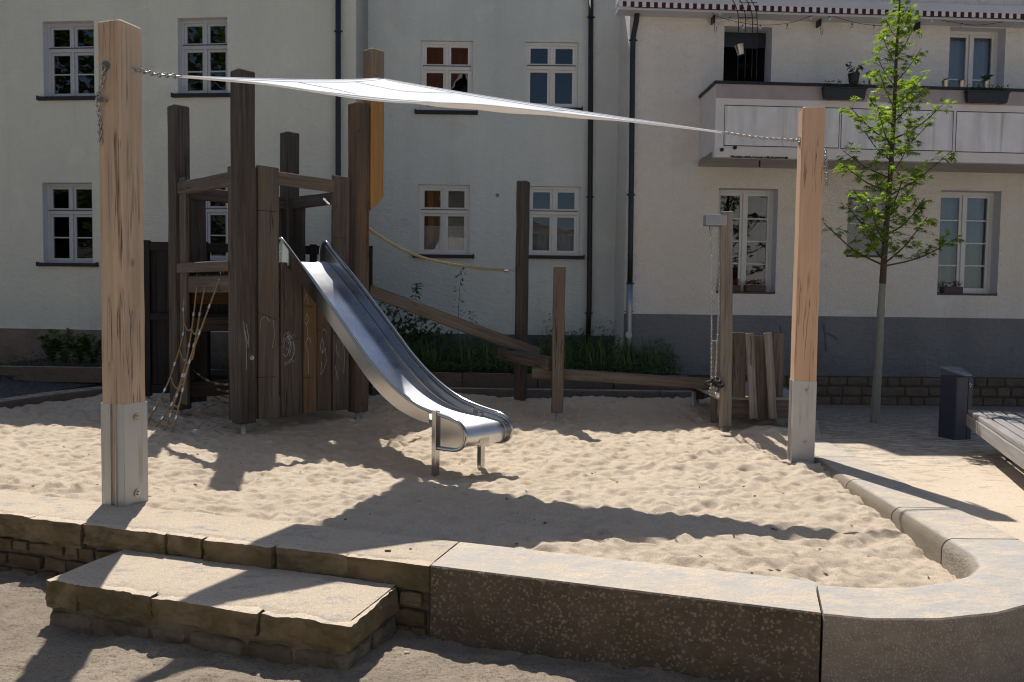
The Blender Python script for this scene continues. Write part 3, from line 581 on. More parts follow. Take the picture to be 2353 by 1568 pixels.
# ------------------------------------------------------------------ shade sail
def sail_post(corner, face_dir, h_base, label, mat, s=.22):
    """corner: nearest vertical arris; face_dir: rotation about Z"""
    th = face_dir; ex = Vector((math.cos(th), math.sin(th), 0)); ey = Vector((-math.sin(th), math.cos(th), 0))
    return ex, ey
TH1 = R(-19); ex1 = Vector((math.cos(TH1), math.sin(TH1), 0)); ey1 = Vector((-math.sin(TH1), math.cos(TH1), 0))
TH2 = R(-8); ex2 = Vector((math.cos(TH2), math.sin(TH2), 0)); ey2 = Vector((-math.sin(TH2), math.cos(TH2), 0))
S = .208
c1 = at_height(288, 1173, .1); c1.z = 0
cen1 = c1 - ex1 * S / 2 + ey1 * S / 2      # near arris is the right-front corner of the square
c2 = at_height(1819, 1067, .05); c2.z = 0
cen2 = c2 + ex2 * S / 2 + ey2 * S / 2      # near arris is the left-front corner
def build_post(cen, ex, ey, th, zb, zt, zc, label, mat, plates):
    t = thing('sail_post', (cen.x, cen.y, zb), label, 'post', 'tall oak posts of the shade sail')
    timber('timber', (cen.x, cen.y, zb + .1), (cen.x, cen.y, zt), S, S, mat, t, roll=th, ch=.016, rings=14, jitter=.0015)
    # four galvanised channel plates wrapping the foot, 9 mm thick
    shoe = MB(); T = Matrix.Translation((cen.x, cen.y, 0)) @ Matrix.Rotation(th, 4, 'Z'); h = S / 2 - .003; z0, z1 = zb - .35, zc
    tk = .005
    # solid plates on +x and -x (right/left), slotted plates (two flanges) front and back
    for sgn in (-1, 1):
        if plates == 'slot_front': shoe.box(sgn * (h + .001), sgn * (h + tk), -h - tk, h + tk, z0, z1, T)
        else: shoe.box(-h - tk, h + tk, sgn * (h + .001), sgn * (h + tk), z0, z1, T)
    for sgn in (-1, 1):
        for a, b in ((-h, -.012), (.03, h)):
            if plates == 'slot_front': shoe.box(a, b, sgn * (h + .001), sgn * (h + tk), z0, z1 - .0, T)
            else: shoe.box(sgn * (h + .001), sgn * (h + tk), a, b, z0, z1, T)
    # folded lips standing proud at the slot
    for sgn in (-1,):
        for a in (-.016, .03):
            if plates == 'slot_front': shoe.box(a, a + .006, -h - tk - .012, -h - tk, z0, z1 - .004, T)
            else: shoe.box(-h - tk - .01, -h - tk, a, a + .005, z0, z1 - .004, T)
    shoe.build('steel_foot', M['galv'], t, bevel=.002)
    return t
sp1 = build_post(cen1, ex1, ey1, TH1, .02, at_depth(284, 42, c1.y).z, .845, 'tall pale oak sail post at the front left, just behind the low sandstone wall', M['oak'], 'slot_front')
h = S / 2 + .009
for zz in (.74, .20): bolt(cen1 + ex1 * (S / 2 + .006) + Vector((0, 0, zz)), ex1, .018, sp1)
sp2 = build_post(cen2, ex2, ey2, TH2, -.02, at_depth(1843, 245, c2.y).z, .865, 'tall reddish oak sail post on the right, beside the stone border', M['oak_warm'], 'slot_side')
for zz in (.77, .27): bolt(cen2 - ey2 * (S / 2 + .006) + ex2 * .02 + Vector((0, 0, zz)), -ey2, .015, sp2)

C1 = at_depth(412, 176, 5.89); C3 = at_depth(1662, 305, 7.55); C2 = at_depth(871, 180, 9.83)
def ringplate(post, p, n, r=.035):
    mb = MB(); n = n.normalized(); mb.tube([p, p + n * .008], r, 24); mb.build('ring_plate', M['chain'], post); 
f1 = cen1 - ey1 * (S / 2) - ex1 * .02   # front-left face of post 1
zr = at_depth(254, 153, f1.y).z; zk = at_depth(254, 232, f1.y).z
ringplate(sp1, Vector((f1.x, f1.y, zr)), -ey1); 
mb = MB(); q = Vector((f1.x, f1.y, zk)); mb.tube([q, q - ey1 * .035], .012, 12); mb.tube([q - ey1 * .035, q - ey1 * .043], .02, 14); mb.build('chain_peg', M['chain'], sp1)
mb = MB(); back = cen1 + ey1 * S / 2; backz = Vector((cen1.x + ex1.x * S / 2, cen1.y + ex1.y * S / 2, zr)); mid = (backz + C1) / 2 - Vector((0, 0, .012))
chain_mesh(mb, [backz, mid, C1], .045, .0052, .014); tc = thing('tension_chain', tuple(C1), 'steel chain through the front left oak post, its tail hanging down the post', 'chain'); mb.build('taut_chain', M['chain'], tc, smooth=True); mb = MB()
q0 = Vector((f1.x, f1.y, zr)) - ey1 * .022
pts = [q0, q0 + ex1 * -.008 + Vector((0, 0, -.1)), q + ex1 * -.035 - ey1 * .03 + Vector((0, 0, .05)), q + ex1 * -.04 - ey1 * .04, q + ex1 * -.043 - ey1 * .02 + Vector((0, 0, -.14)), q + ex1 * -.043 - ey1 * .015 + Vector((0, 0, -.29))]
chain_mesh(mb, pts, .04, .005, .013); mb.build('chain_tail', M['chain'], tc, smooth=True)
zr2 = at_depth(1835, 323, cen2.y).z; l2 = cen2 - ex2 * (S / 2); lp = Vector((l2.x, l2.y, zr2)); ringplate(sp2, lp, -ex2, .045)
mb = MB(); chain_mesh(mb, [lp, (lp + C3) / 2 - Vector((0, 0, .015)), C3], .04, .0052, .013); tc = thing('tension_chain', tuple(C3), 'thin steel chain tying the right tip of the sail to the reddish oak post', 'chain'); mb.build('taut_chain', M['chain'], tc, smooth=True); mb = MB()
rp = Vector((cen2.x + ex2.x * (S / 2), cen2.y + ex2.y * S / 2, 0)); Yr = rp.y + .02
pts = [at_depth(1893, 345, Yr), at_depth(1895, 380, Yr), at_depth(1898, 425, Yr)]; pts = [p + ex2 * .015 for p in pts]
chain_mesh(mb, pts, .036, .005, .012); mb.build('chain_tail', M['chain'], tc, smooth=True)
mb = MB(); pk = at_depth(1893, 382, Yr); mb.tube([pk - ex2 * .02, pk + ex2 * .03], .012, 10); mb.build('chain_peg', M['chain'], sp2)

def sail():
    n = 46; V = []; idx = {}; F = []
    cen = (C1 + C2 + C3) / 3
    def scal(a, b, c, t): return 4 * t * (1 - t)
    for i in range(n + 1):
        for j in range(n + 1 - i):
            a, b = i / n, j / n; c = 1 - a - b; p = C1 * a + C2 * b + C3 * c
            # concave edges: pull edge points inwards, fading with distance from that edge
            for (u, v, w_, dep, opp) in ((a, c, b, .38, C2), (a, b, c, .20, C3), (b, c, a, .30, C1)):
                e = 4 * u * v / max((u + v) ** 2, 1e-6) if u + v > 0 else 0; k = (1 - w_) ** 3 * e; mid = opp - (C1 + C2 + C3 - opp) / 2; d = Vector((mid.x, mid.y, mid.z)).normalized(); p = p + d * dep * k
            q = 27 * a * b * c; p.z -= .10 * q; p.z += .004 * math.sin(p.x * 9 + p.y * 4) * min(1, q * 2)
            # loose hem flutter near left front edge
            if b < .04 and a > .45 and a < .9: p.z -= .05 * math.sin((a - .45) / .45 * math.pi) ** 2 * (1 - b / .04)
            idx[(i, j)] = len(V); V.append(tuple(p))
    for i in range(n):
        for j in range(n - i):
            F.append((idx[(i, j)], idx[(i + 1, j)], idx[(i, j + 1)]))
            if j < n - i - 1: F.append((idx[(i + 1, j)], idx[(i + 1, j + 1)], idx[(i, j + 1)]))
    edges = [[idx[(i, 0)] for i in range(n + 1)], [idx[(i, n - i)] for i in range(n + 1)], [idx[(0, j)] for j in range(n + 1)]]
    return V, F, edges
SV, SF, SE = sail(); cc = sum((Vector(v) for v in SV), Vector()) / len(SV)
t = thing('shade_sail', tuple(cc), 'white triangular shade sail stretched between the oak posts and the play tower', 'sail')
mb = MB(); mb.v = SV; mb.f = SF; mb.mi = [0] * len(SF); mb.build('sail_cloth', M['sail'], t, smooth=True, recalc=False)
SG = simple('seam_thread', (.62, .63, .61), .8)
n_ = 46
def sidx(i, j): return sum(n_ + 1 - k for k in range(i)) + j
for path in ([sidx(i, 1) for i in range(2, n_ - 2)], [sidx(i, n_ - i - 1) for i in range(2, n_ - 2)], [sidx(1, j) for j in range(2, n_ - 2)], [sidx(i, 15) for i in range(1, n_ - 15)], [sidx(i, 30) for i in range(1, n_ - 30)]):
    mb = MB(); mb.tube([Vector(SV[i]) + Vector((0, 0, .003)) for i in path], .0024, 5); mb.build('seam', SG, t)
for e in SE: mb = MB(); mb.tube([SV[i] for i in e], .009, 6); mb.build('hem', M['sail'], t, smooth=True)
for cpt, nx in ((C1, cc), (C2, cc), (C3, cc)):
    mb = MB(); d = (Vector(nx) - cpt).normalized(); ring = [cpt + d * .02 * math.cos(a) + d.cross(Vector((0, 0, 1))) * .014 * math.sin(a) for a in [k * math.pi / 5 for k in range(10)]]; mb.tube(ring, .004, 6, closed=True); mb.build('corner_ring', M['chain'], t, smooth=True)

# ------------------------------------------------------------------ play tower
TT = R(47); U = Vector((math.cos(TT), math.sin(TT), 0)); Vv = Vector((-math.sin(TT), math.cos(TT), 0)); F0 = Vector((-3.0, 8.75, 0)); LU, LV = 1.55, 1.6
def tp(a, b, z): p = F0 + U * a + Vv * b; return Vector((p.x, p.y, z))
tower = thing('play_tower', (-3.0, 9.9, .06), 'dark weathered timber play tower with four tall corner posts and upright planks', 'play tower')
PS = .2
def tpost(a, b, zt, zf, zg, lab=None, mat='darkpost'):
    p = tp(a, b, 0); po = timber('post', (p.x, p.y, zf), (p.x, p.y, zt), PS, PS, M[mat], tower, roll=TT, ch=.016, rings=10, jitter=.003, label=lab)
    mb = MB(); mb.tube([(p.x, p.y, zg - .25), (p.x, p.y, zf + .01)], .028, 14); mb.build('steel_foot', M['galv'], po, smooth=True); return po
zF = at_depth(558, 972, 8.75).z; tpost(0, 0, 4.08, zF, .05); tpost(LU, 0, 4.02, at_depth(821, 946, 9.88).z, .08, mat='brown'); tpost(0, LV, 3.95, at_depth(412, 940, 9.84).z, .1); tpost(LU, LV, 3.88, .3, .1)
# extension post carrying the sail (orange colour paints in sunlight through the sail; pointed lower end)
ep = at_depth(858, 300, 10.02); exz = [at_depth(858, 117, 10.02).z, at_depth(858, 470, 10.02).z]
timber('mast', (ep.x, ep.y, exz[1]), (ep.x, ep.y, exz[0]), .2, .2, M['mast'], tower, roll=TT, ch=.016, rings=8, cut=.10, label='mast timber, orange below from painted sail light, with a slanted lower end')
# upper grey part of the mast: weathered cap
mb = MB(); cpt = C2; back = Vector((ep.x, ep.y, C2.z + .02)) - (U * 0 + (Vector((ep.x, ep.y, 0)) - Vector((C2.x, C2.y, 0))).normalized() * .1)
chain_mesh(mb, [C2, back], .04, .005, .013); mb.tube([back + Vector((0, 0, .03)), back + Vector((0, 0, -.03))], .02, 10); mb.build('sail_shackle', M['chain'], tower, smooth=True)
# planks: side 'u' (front right, under and beside the slide)
def uplank(a0, a1, z0, z1, mat='dark', off=-.035, th=.045, lab=None, lean=0, name='plank'):
    p0 = tp((a0 + a1) / 2, off, z0); p1 = tp((a0 + a1) / 2 + lean, off, z1); return timber(name, p0, p1, abs(a1 - a0), th, M[mat], tower, roll=TT, ch=.006, jitter=.003, rings=5, label=lab)
def vplank(b0, b1, z0, z1, mat='dark', off=-.035, th=.045, lab=None, name='plank'):
    p0 = tp(off, (b0 + b1) / 2, z0); p1 = tp(off, (b0 + b1) / 2, z1); return timber(name, p0, p1, th, abs(b1 - b0), M[mat], tower, roll=TT, ch=.006, jitter=.003, rings=5, label=lab)
def ucol(x):   # plank coordinate on the u side for picture column x (measured at mid height)
    d = ray(x, 760); nrm = -Vv; t = (F0 - EYE).dot(nrm) / d.dot(nrm); p = EYE + d * t; return (p - F0).dot(U)
def vcol(x):
    d = ray(x, 760); nrm = -U; t = (F0 - EYE).dot(nrm) / d.dot(nrm); p = EYE + d * t; return (p - F0).dot(Vv)
def uz(x, y): d = ray(x, y); nrm = -Vv; t = (F0 + nrm * .035 - EYE).dot(nrm) / d.dot(nrm); return (EYE + d * t).z
def vz(x, y): d = ray(x, y); nrm = -U; t = (F0 + nrm * .035 - EYE).dot(nrm) / d.dot(nrm); return (EYE + d * t).z
pl = [(588, 636, 383, 962, 'greyb'), (641, 688, 604, 957, 'dark'), (692, 722, 655, 950, 'larch'), (724, 756, 668, 944, 'brown'), (759, 796, 405, 943, 'dark')]
for x0, x1, y0, y1, m_ in pl: uplank(ucol(x0), ucol(x1), uz((x0 + x1) / 2, y1), uz((x0 + x1) / 2, y0), m_, lab='orange brown plank under the slide' if m_ == 'larch' else None)
uplank(.09, ucol(588) , uz(586, 962), uz(586, 384), 'dark', off=-.01)
# upper rail beam, u side (front) and v side (left), plus back sides
def beam(pa, pb, w_, h_, mat='greyb', lab=None, roll=0, name='beam'): return timber(name, pa, pb, w_, h_, M[mat], tower, roll=roll, ch=.01, jitter=.002, rings=5, label=lab)
zt1 = uz(695, 405) - .065; beam(tp(ucol(634), -.03, zt1), tp(ucol(762), -.03, zt1), .07, .15)
zt2 = vz(476, 407) - .075; beam(tp(-.03, .1, zt2), tp(-.03, LV - .05, zt2), .07, .16, 'dark')
beam(tp(.05, LV, zt2 - .02), tp(LU, LV, zt2 - .02), .07, .16, 'dark'); beam(tp(LU, .05, zt2 - .02), tp(LU, LV, zt2 - .02), .07, .16, 'dark')
vplank(.09, .24, vz(520, 962), vz(520, 385), 'dark'); vplank(LV - .3, LV - .12, vz(428, 930), vz(428, 407), 'dark')
for a0, a1, z0, z1 in ((.1, .35, .25, zt2 + .1), (1.2, 1.44, .25, 2.95), (.95, 1.17, .3, 2.6)): 
    p0 = tp((a0 + a1) / 2, LV + .03, z0); p1 = tp((a0 + a1) / 2, LV + .03, z1); timber('plank', p0, p1, a1 - a0, .045, M['darkpost'], tower, roll=TT, ch=.006)
for b0, b1, z0, z1 in ((1.28, 1.5, .25, 2.9), (1.0, 1.24, .3, 2.0), (.72, .95, .3, 2.0), (.4, .66, .3, 2.0), (.1, .36, .3, 2.0)):
    p0 = tp(LU + .03, (b0 + b1) / 2, z0); p1 = tp(LU + .03, (b0 + b1) / 2, z1); timber('plank', p0, p1, .045, b1 - b0, M['darkpost'], tower, roll=TT, ch=.006)
# platform (boards) and its edge beams
ZP = 1.97
for i in range(8):
    b = .1 + i * (LV - .2) / 8; timber('deck_board', tp(-.02, b + .085, ZP), tp(LU + .02, b + .085, ZP), .165, .035, M['dark'], tower, ch=.004)
zA = vz(470, 614); beam(tp(-.05, .2, zA), tp(-.05, LV - .08, zA), .06, .12, 'greyb'); beam(tp(.0, .18, zA - .2), tp(.0, LV - .05, zA - .2), .06, .2, 'dark')
beam(tp(.08, .01, ZP - .1), tp(LU - .05, .01, ZP - .1), .06, .15, 'dark'); beam(tp(.08, LV, ZP - .1), tp(LU, LV, ZP - .1), .06, .15, 'dark'); beam(tp(LU, .05, ZP - .1), tp(LU, LV, ZP - .1), .06, .15, 'dark')
# inner cross boards (orange, seen through the net side), bench and low wall inside
beam(tp(.1, LV - .12, 1.62), tp(LU - .1, LV - .12, 1.62), .05, .22, 'larch', 'orange board inside the tower'); beam(tp(.1, LV - .1, 1.25), tp(LU - .1, LV - .1, 1.25), .05, .18, 'dark')
beam(tp(.1, LV - .05, .42), tp(LU - .1, LV - .05, .42), .05, .2, 'dark')
for x, y in ((735, 1102 / 1.2737), ): pass
pb = F0 - Vv * .0 + U * 0; 
for (a, b, z, nrm) in ((.045, -.1, at_depth(736, 865, 9).z if False else .93, -Vv), (LU + .03, -.1, .92, -Vv)): bolt(tp(a, b, z), nrm, .017, tower)
# chalk scribbles on the planks
def chalk(strokes, off):
    mb = MB()
    for s in strokes:
        pts = []
        for x, y in s:
            d = ray(x, y); nrm = -Vv; q = F0 - Vv * off; t = (q - EYE).dot(nrm) / d.dot(nrm); pts.append(EYE + d * t)
        for i in range(len(pts) - 1):
            a, b = pts[i], pts[i + 1]; d = (b - a); n = d.cross(Vv).normalized() * .0022; mb.quad(a - n, a + n, b + n, b - n)
    mb.build('chalk_drawing', M['chalk'], tower, recalc=False)
chalk([[(650, 790), (653, 770), (660, 764), (668, 790), (662, 812)], [(665, 770), (672, 778), (678, 800), (672, 822), (664, 830)], [(652, 836), (660, 832), (672, 826)], [(657, 800), (665, 806), (658, 820), (650, 814)], [(676, 768), (668, 776), (662, 790)]], .062)
chalk([[(702, 735), (706, 720), (710, 735), (704, 748), (700, 738)], [(706, 750), (708, 775), (702, 790), (708, 810), (709, 860)], [(704, 780), (712, 778), (714, 788)], [(700, 690), (704, 676), (708, 700)]], .062)
chalk([[(739, 775), (744, 790), (740, 812), (736, 800), (739, 782)], [(741, 812), (748, 800), (750, 830), (744, 850), (737, 862), (739, 830)], [(740, 762), (746, 756), (750, 768)]], .062)
chalk([[(772, 790), (775, 812), (779, 820)], [(789, 785), (792, 820), (790, 858)], [(784, 780), (786, 792)], [(770, 840), (776, 872)]], .062)
chalk([[(651, 800), (656, 778), (663, 772), (670, 796), (665, 818)], [(667, 765), (662, 780), (674, 790), (676, 812), (668, 828)], [(654, 840), (664, 834), (676, 829)], [(663, 762), (659, 784), (668, 794)]], .0625)
chalk([[(560, 740), (563, 770), (567, 800), (566, 850)], [(566, 745), (571, 775), (570, 800)], [(563, 760), (569, 790)]], .105)
chalk([[(597, 760), (600, 735), (608, 728)], [(628, 735), (631, 770), (626, 800)], [(612, 728), (620, 740)]], .062)

def groove(x0, y0, x1, y1, off=.0605):
    pts = []
    for x, y in ((x0, y0), (x1, y1)):
        d = ray(x, y); q = F0 - Vv * off; k_ = (q - EYE).dot(-Vv) / d.dot(-Vv); pts.append(EYE + d * k_)
    a, b = pts; n = (b - a).cross(Vv).normalized() * .003; g_ = MB(); g_.quad(a - n, a + n, b + n, b - n); g_.build('routed_groove', M['room'], tower, recalc=False)
for q in ((589, 483, 635, 487), (589, 716, 634, 735), (589, 868, 634, 866), (643, 792, 687, 776), (694, 702, 720, 706), (694, 868, 720, 869), (726, 756, 754, 768), (762, 768, 794, 763), (762, 547, 794, 547)): groove(*q)
# ------------------------------------------------------------------ slide
SO = F0 + U * (LU / 2); SD = -Vv; HW = .29
t = thing('slide', (SO.x, SO.y, .0), 'stainless steel children\'s slide running down from the tower into the sand', 'slide')
def inv(x, y, side):   # solve distance along slide and height for a rim point seen at (x,y)
    d = ray(x, y); q = SO + U * (side * HW); nrm = U; tt = (q - EYE).dot(nrm) / d.dot(nrm); p = EYE + d * tt; return (p - q).dot(SD), p.z
slide = t
rim = [(-.12, 2.02), (-.125, 2.14), (-.11, 2.22), (-.07, 2.275), (-.01, 2.285), (.06, 2.245), (.36, 2.02), (.64, 1.81), (.91, 1.60), (1.18, 1.385), (1.40, 1.205), (1.59, 1.05), (1.78, .915), (1.97, .80), (2.18, .695), (2.4, .612), (2.6, .565), (2.8, .535), (2.93, .518), (3.03, .49), (3.09, .44), (3.11, .38), (3.09, .31), (3.04, .262), (2.96, .238), (2.84, .230), (2.72, .224)]
bed = [(-.16, 2.03), (.0, 2.028), (.08, 2.0), (.2, 1.925), (.36, 1.81), (.64, 1.60), (.91, 1.39), (1.18, 1.175), (1.40, .995), (1.59, .845), (1.78, .715), (1.97, .612), (2.18, .53), (2.4, .48), (2.6, .458), (2.8, .448), (2.95, .444)]
bed += [(2.95 + .10 * math.sin(a), .344 + .10 * math.cos(a)) for a in [math.pi * k / 10 for k in range(1, 11)]] + [(2.86, .246)]
def smoothpath(pts, n=4):
    out = []
    for i in range(len(pts) - 1):
        p0 = Vector(pts[max(i - 1, 0)]); p1 = Vector(pts[i]); p2 = Vector(pts[i + 1]); p3 = Vector(pts[min(i + 2, len(pts) - 1)])
        for k in range(n): t = k / n; out.append(.5 * ((2 * p1) + (p2 - p0) * t + (2 * p0 - 5 * p1 + 4 * p2 - p3) * t * t + (3 * p1 - p0 - 3 * p2 + p3) * t ** 3))
    out.append(Vector(pts[-1])); return out
def sl(s, lat, z): p = SO + SD * s + U * lat; return Vector((p.x, p.y, z))
bedp = smoothpath(bed, 3); rimp = smoothpath(rim, 3)
# bed in local slide axes so its scuffs follow the chute
MS = Matrix.Translation(SO) @ Matrix((SD, U, Vector((0, 0, 1)))).transposed().to_4x4()
mb = MB(); nl = 8
for p in bedp:
    for k in range(nl + 1):
        l = -HW + .008 + (2 * HW - .016) * k / nl; e = abs(l) / HW; mb.v.append(tuple(sl(p[0], l, p[1] + .028 * max(0, (e - .86) / .14) ** 2 * (1 if p[0] < 2.8 else max(0, 1 - (p[0] - 2.8) * 6)))))
for i in range(len(bedp) - 1):
    for k in range(nl): q = i * (nl + 1) + k; mb.f.append((q, q + 1, q + nl + 2, q + nl + 1)); mb.mi.append(0)
mb.build('bed', M['bed'], slide, Mw=MS, smooth=True)
def bedz(s):
    for a, b in zip(bedp[:-1], bedp[1:]):
        if a[0] <= s <= b[0]: return a[1] + (b[1] - a[1]) * (s - a[0]) / max(b[0] - a[0], 1e-6)
    return bedp[0][1]
for side in (-1, 1):
    mb = MB()
    for th in (0, .006):
        l = side * (HW - .002 + th); top = [p for p in rimp if p[1] > .42 or p[0] < 1]; s_ = []
        for p in rimp:
            if p[0] > 2.66 or (p[0] > 2.5 and p[1] < .4): break
            s_.append(p)
        for a, b in zip(s_[:-1], s_[1:]):
            if a[0] < -.0 and a[1] < 2.27:
                continue
            lo = lambda q: min(bedz(q[0]) - .018, q[1] - .02)
            mb.quad(sl(a[0], l, a[1]), sl(b[0], l, b[1]), sl(b[0], l, lo(b)), sl(a[0], l, lo(a)))
        # rounded head sheet
        head = [p for p in rimp[:16]]; c0 = (-.0, 2.03)
        for a, b in zip(head[:-1], head[1:]):
            if b[0] > .02: break
            mb.quad(sl(a[0], l, a[1]), sl(b[0], l, b[1]), sl(.0, l, 2.01))
        # D shaped end plate
        endp = [p for p in rimp if p[0] > 2.64 and (p[1] < .6)]; cc_ = (2.7, .38)
        for a, b in zip(endp[:-1], endp[1:]): mb.quad(sl(a[0], l, a[1]), sl(b[0], l, b[1]), sl(cc_[0], l, cc_[1]))
        mb.quad(sl(endp[0][0], l, endp[0][1]), sl(cc_[0], l, cc_[1]), sl(endp[-1][0], l, endp[-1][1]), sl(2.66, l, .36))
    mb.build('side_panel', M['stainless'], slide)
    mb = MB(); mb.tube([sl(p[0], side * (HW + .012), p[1]) for p in rimp], .0185, 10); mb.build('rim', M['stainless'], slide, smooth=True)
    mb = MB(); mb.tube([sl(p[0] - .01, side * (HW - .012), p[1] - .03) for p in rimp[14:60]], .006, 6); mb.build('bead', M['stainless'], slide, smooth=True)
    mb = MB(); T = MS; s0, s1 = (2.675, 2.73); mb.box(s0, s1, side * (HW + .008) - .028, side * (HW + .008) + .028, -.45, .57 if side < 0 else .50, T); mb.build('leg', M['stainless'], slide, bevel=.004)
mb = MB(); mb.tube([sl(1.1, 0, 1.1), sl(1.9, 0, .52)], .02, 8); 
# underside stiffener
mb = MB(); 
for a, b in zip(bedp[4:-14:3], bedp[7:-11:3]): mb.quad(sl(a[0], -.06, a[1] - .03), sl(b[0], -.06, b[1] - .03), sl(b[0], .06, b[1] - .03), sl(a[0], .06, a[1] - .03))
mb.build('stiffener', M['stainless'], slide)

# ------------------------------------------------------------------ climbing nets and ropes
net = thing('climbing_net', tuple(at_depth(420, 800, 9.3)), 'beige rope climbing net hanging from the tower platform down to the sand, with metal sleeves', 'climbing net')
tops = [9.72, 9.50, 9.36, 9.10]
rp_ = [[(427, 637), (425, 672), (422, 708), (422, 764), (403, 833), (381, 892), (357, 935), (336, 975)], [(456, 637), (451, 672), (446, 719), (436, 790), (421, 859), (397, 925), (376, 957), (357, 983)], [(475, 640), (467, 680), (460, 719), (447, 790), (426, 859), (408, 905), (393, 950), (378, 991)], [(510, 630), (495, 668), (483, 700), (460, 762), (437, 827), (421, 892), (406, 955), (395, 994)]]
NP = []
for r_, yt in zip(rp_, tops):
    g0 = at_height(*r_[-1], .08); y0, y1 = r_[0][1], r_[-1][1]; P3 = [at_depth(x, y, yt + (g0.y - yt) * ((y - y0) / (y1 - y0))) for x, y in r_]; NP.append(P3)
for P3 in NP:
    sp = [Vector(p) for p in smoothpath(P3, 4)]; mb = MB(); mb.tube(sp, .0105, 8); mb.build('rope', M['rope'], net, smooth=True)
    for k in (0.32, 2.05, 3.05, 4.05, 5.05, 6.1):
        i = int(k * 4); 
        if i + 1 < len(sp): mb = MB(); d = (sp[i + 1] - sp[i]).normalized(); mb.tube([sp[i], sp[i] + d * .045], .0165, 10); mb.build('sleeve', M['alu'], net, smooth=False)
    mb = MB(); c = sp[0] + Vector((0, 0, .018)); mb.tube([c + Vector((math.sin(a) * .012 * 1, math.sin(a) * .018, math.cos(a) * .028)) for a in [k * math.pi / 5 for k in range(10)]], .005, 6, closed=True); mb.build('eye_ring', M['chain'], net, smooth=True)
    mb = MB(); e = sp[-1]; mb.tube([e - Vector((0, 0, 0)), e - Vector((0, 0, .045))], .017, 10); mb.tube([e, e + Vector((-.07, -.05, -.06))], .008, 6); mb.build('ground_anchor', M['rubber'], net)
for lv, sag in ((2.5, .07), (3.5, .07), (4.5, .05), (5.5, .05), (6.6, .02)):
    for a, b in zip(NP[:-1], NP[1:]):
        def at(P3, k): i = int(k); return P3[i].lerp(P3[min(i + 1, len(P3) - 1)], k - i)
        p, q = at(a, lv), at(b, lv); pts = [p.lerp(q, k / 8) - Vector((0, 0, sag * 4 * (k / 8) * (1 - k / 8))) for k in range(9)]; mb = MB(); mb.tube(pts, .0095, 7); mb.build('cross_rope', M['rope'], net, smooth=True)
net2 = thing('hammock_net', tuple(at_depth(480, 880, 9.9)), 'small slack rope net slung low inside the tower, its metal sleeves catching the light', 'rope net')
for k in range(4):
    a = at_depth(442, 850 + k * 3, 9.95 + .1 * k); b = at_depth(545 + k * 8, 880 + k * 16, 10.1 + .1 * k); pts = [a.lerp(b, i / 10) - Vector((0, 0, (.09 + .02 * k) * 4 * (i / 10) * (1 - i / 10))) for i in range(11)]
    mb = MB(); mb.tube(pts, .011, 7); mb.build('rope', M['rope'], net2, smooth=True)
    for i in (1, 3, 5, 7): mb = MB(); mb.tube([pts[i], pts[i] + (pts[i + 1] - pts[i]).normalized() * .045], .017, 8); mb.build('sleeve', M['alu'], net2)
for i in (4, 6, 8):
    a = at_depth(442 + i * 11, 872 + i * 1.5, 9.95); mb = MB(); mb.tube([a, a + Vector((.05, .3, -.05))], .009, 6); mb.build('cross_rope', M['rope'], net2, smooth=True)
# handrail rope tower -> far post
P1 = at_height(1199, 930, .15); P1.z = 0
hr = [(847, 526, 9.95), (880, 548, 10.0), (930, 576, 10.15), (980, 595, 10.3), (1040, 608, 10.45), (1100, 617, 10.6), (1150, 620.5, 10.75), (1158, 621, 10.78)]
pts = smoothpath([at_depth(*q) for q in hr], 4); rt = thing('handrail_rope', tuple(pts[12]), 'thick olive rope sagging from the tower to the tall far post as a handrail', 'rope')
mb = MB(); mb.tube(pts, .019, 10); mb.build('rope', M['rope2'], rt, smooth=True)
mb = MB(); mb.tube([pts[-1], pts[-1] + Vector((.055, .01, 0))], .029, 14); mb.build('sleeve', M['alu'], rt)
mb = MB(); chain_mesh(mb, [pts[-1] + Vector((.055, .01, 0)), at_depth(1184, 620, 10.85)], .035, .0045, .012); mb.build('short_chain', M['chain'], rt, smooth=True)
mb = MB(); ca = at_depth(740, 455, 9.6); chain_mesh(mb, [at_depth(744, 458, 10.3), at_depth(757, 471, 10.0)], .035, .0045, .012); o = mb.build('chain', M['chain'], loc=tuple(ca), smooth=True); props(o, 'short piece of chain hanging under the top beam of the tower', 'chain')

# ------------------------------------------------------------------ balance course
def cpost(name, px, ytop, ywood, Yd, w_, th, mat, label, zg, d=None, lean=0, leg=.024):
    zt_ = at_depth(px, ytop, Yd).z; zb = at_depth(px, ywood, Yd).z; X = at_depth(px, (ytop + ywood) / 2, Yd).x
    t = thing(name, (X, Yd, zg), label, 'post'); timber('timber', (X, Yd, zb), (X + lean, Yd, zt_), w_, d or w_, M[mat], t, roll=th, ch=.012, rings=9, jitter=.004)
    mb = MB(); mb.tube([(X, Yd, zg - .3), (X, Yd, zb + .01)], leg, 12); mb.build('steel_foot', M['galv'], t, smooth=True); return t
cpost('timber_post', 1199, 417, 918, 10.98, .15, R(-20), 'darkpost', 'tall narrow dark post behind the slide, ending the handrail rope', .13)
cpost('timber_post', 1283, 612, 948, 9.82, .145, R(-6), 'greyb', 'shorter grey brown post with chalk marks between the balance beams', .06)
def cbeam(a, b, w_, h_, mat, label, roll=0):
    t = timber('balance_beam', a, b, w_, h_, M[mat], None, roll=roll, ch=.014, rings=8, jitter=.004); return props(t, label, 'balance beam', 'beams of the balance course')
cbeam(at_depth(846, 668, 10.0), at_depth(1236, 812, 10.78), .13, .155, 'greyb', 'long weathered beam sloping down from the tower past the tall dark post')
cbeam(at_depth(1152, 812, 10.9), at_depth(1270, 838, 9.9), .17, .16, 'dark', 'short dark beam bridging the two posts under the sloping beam end')
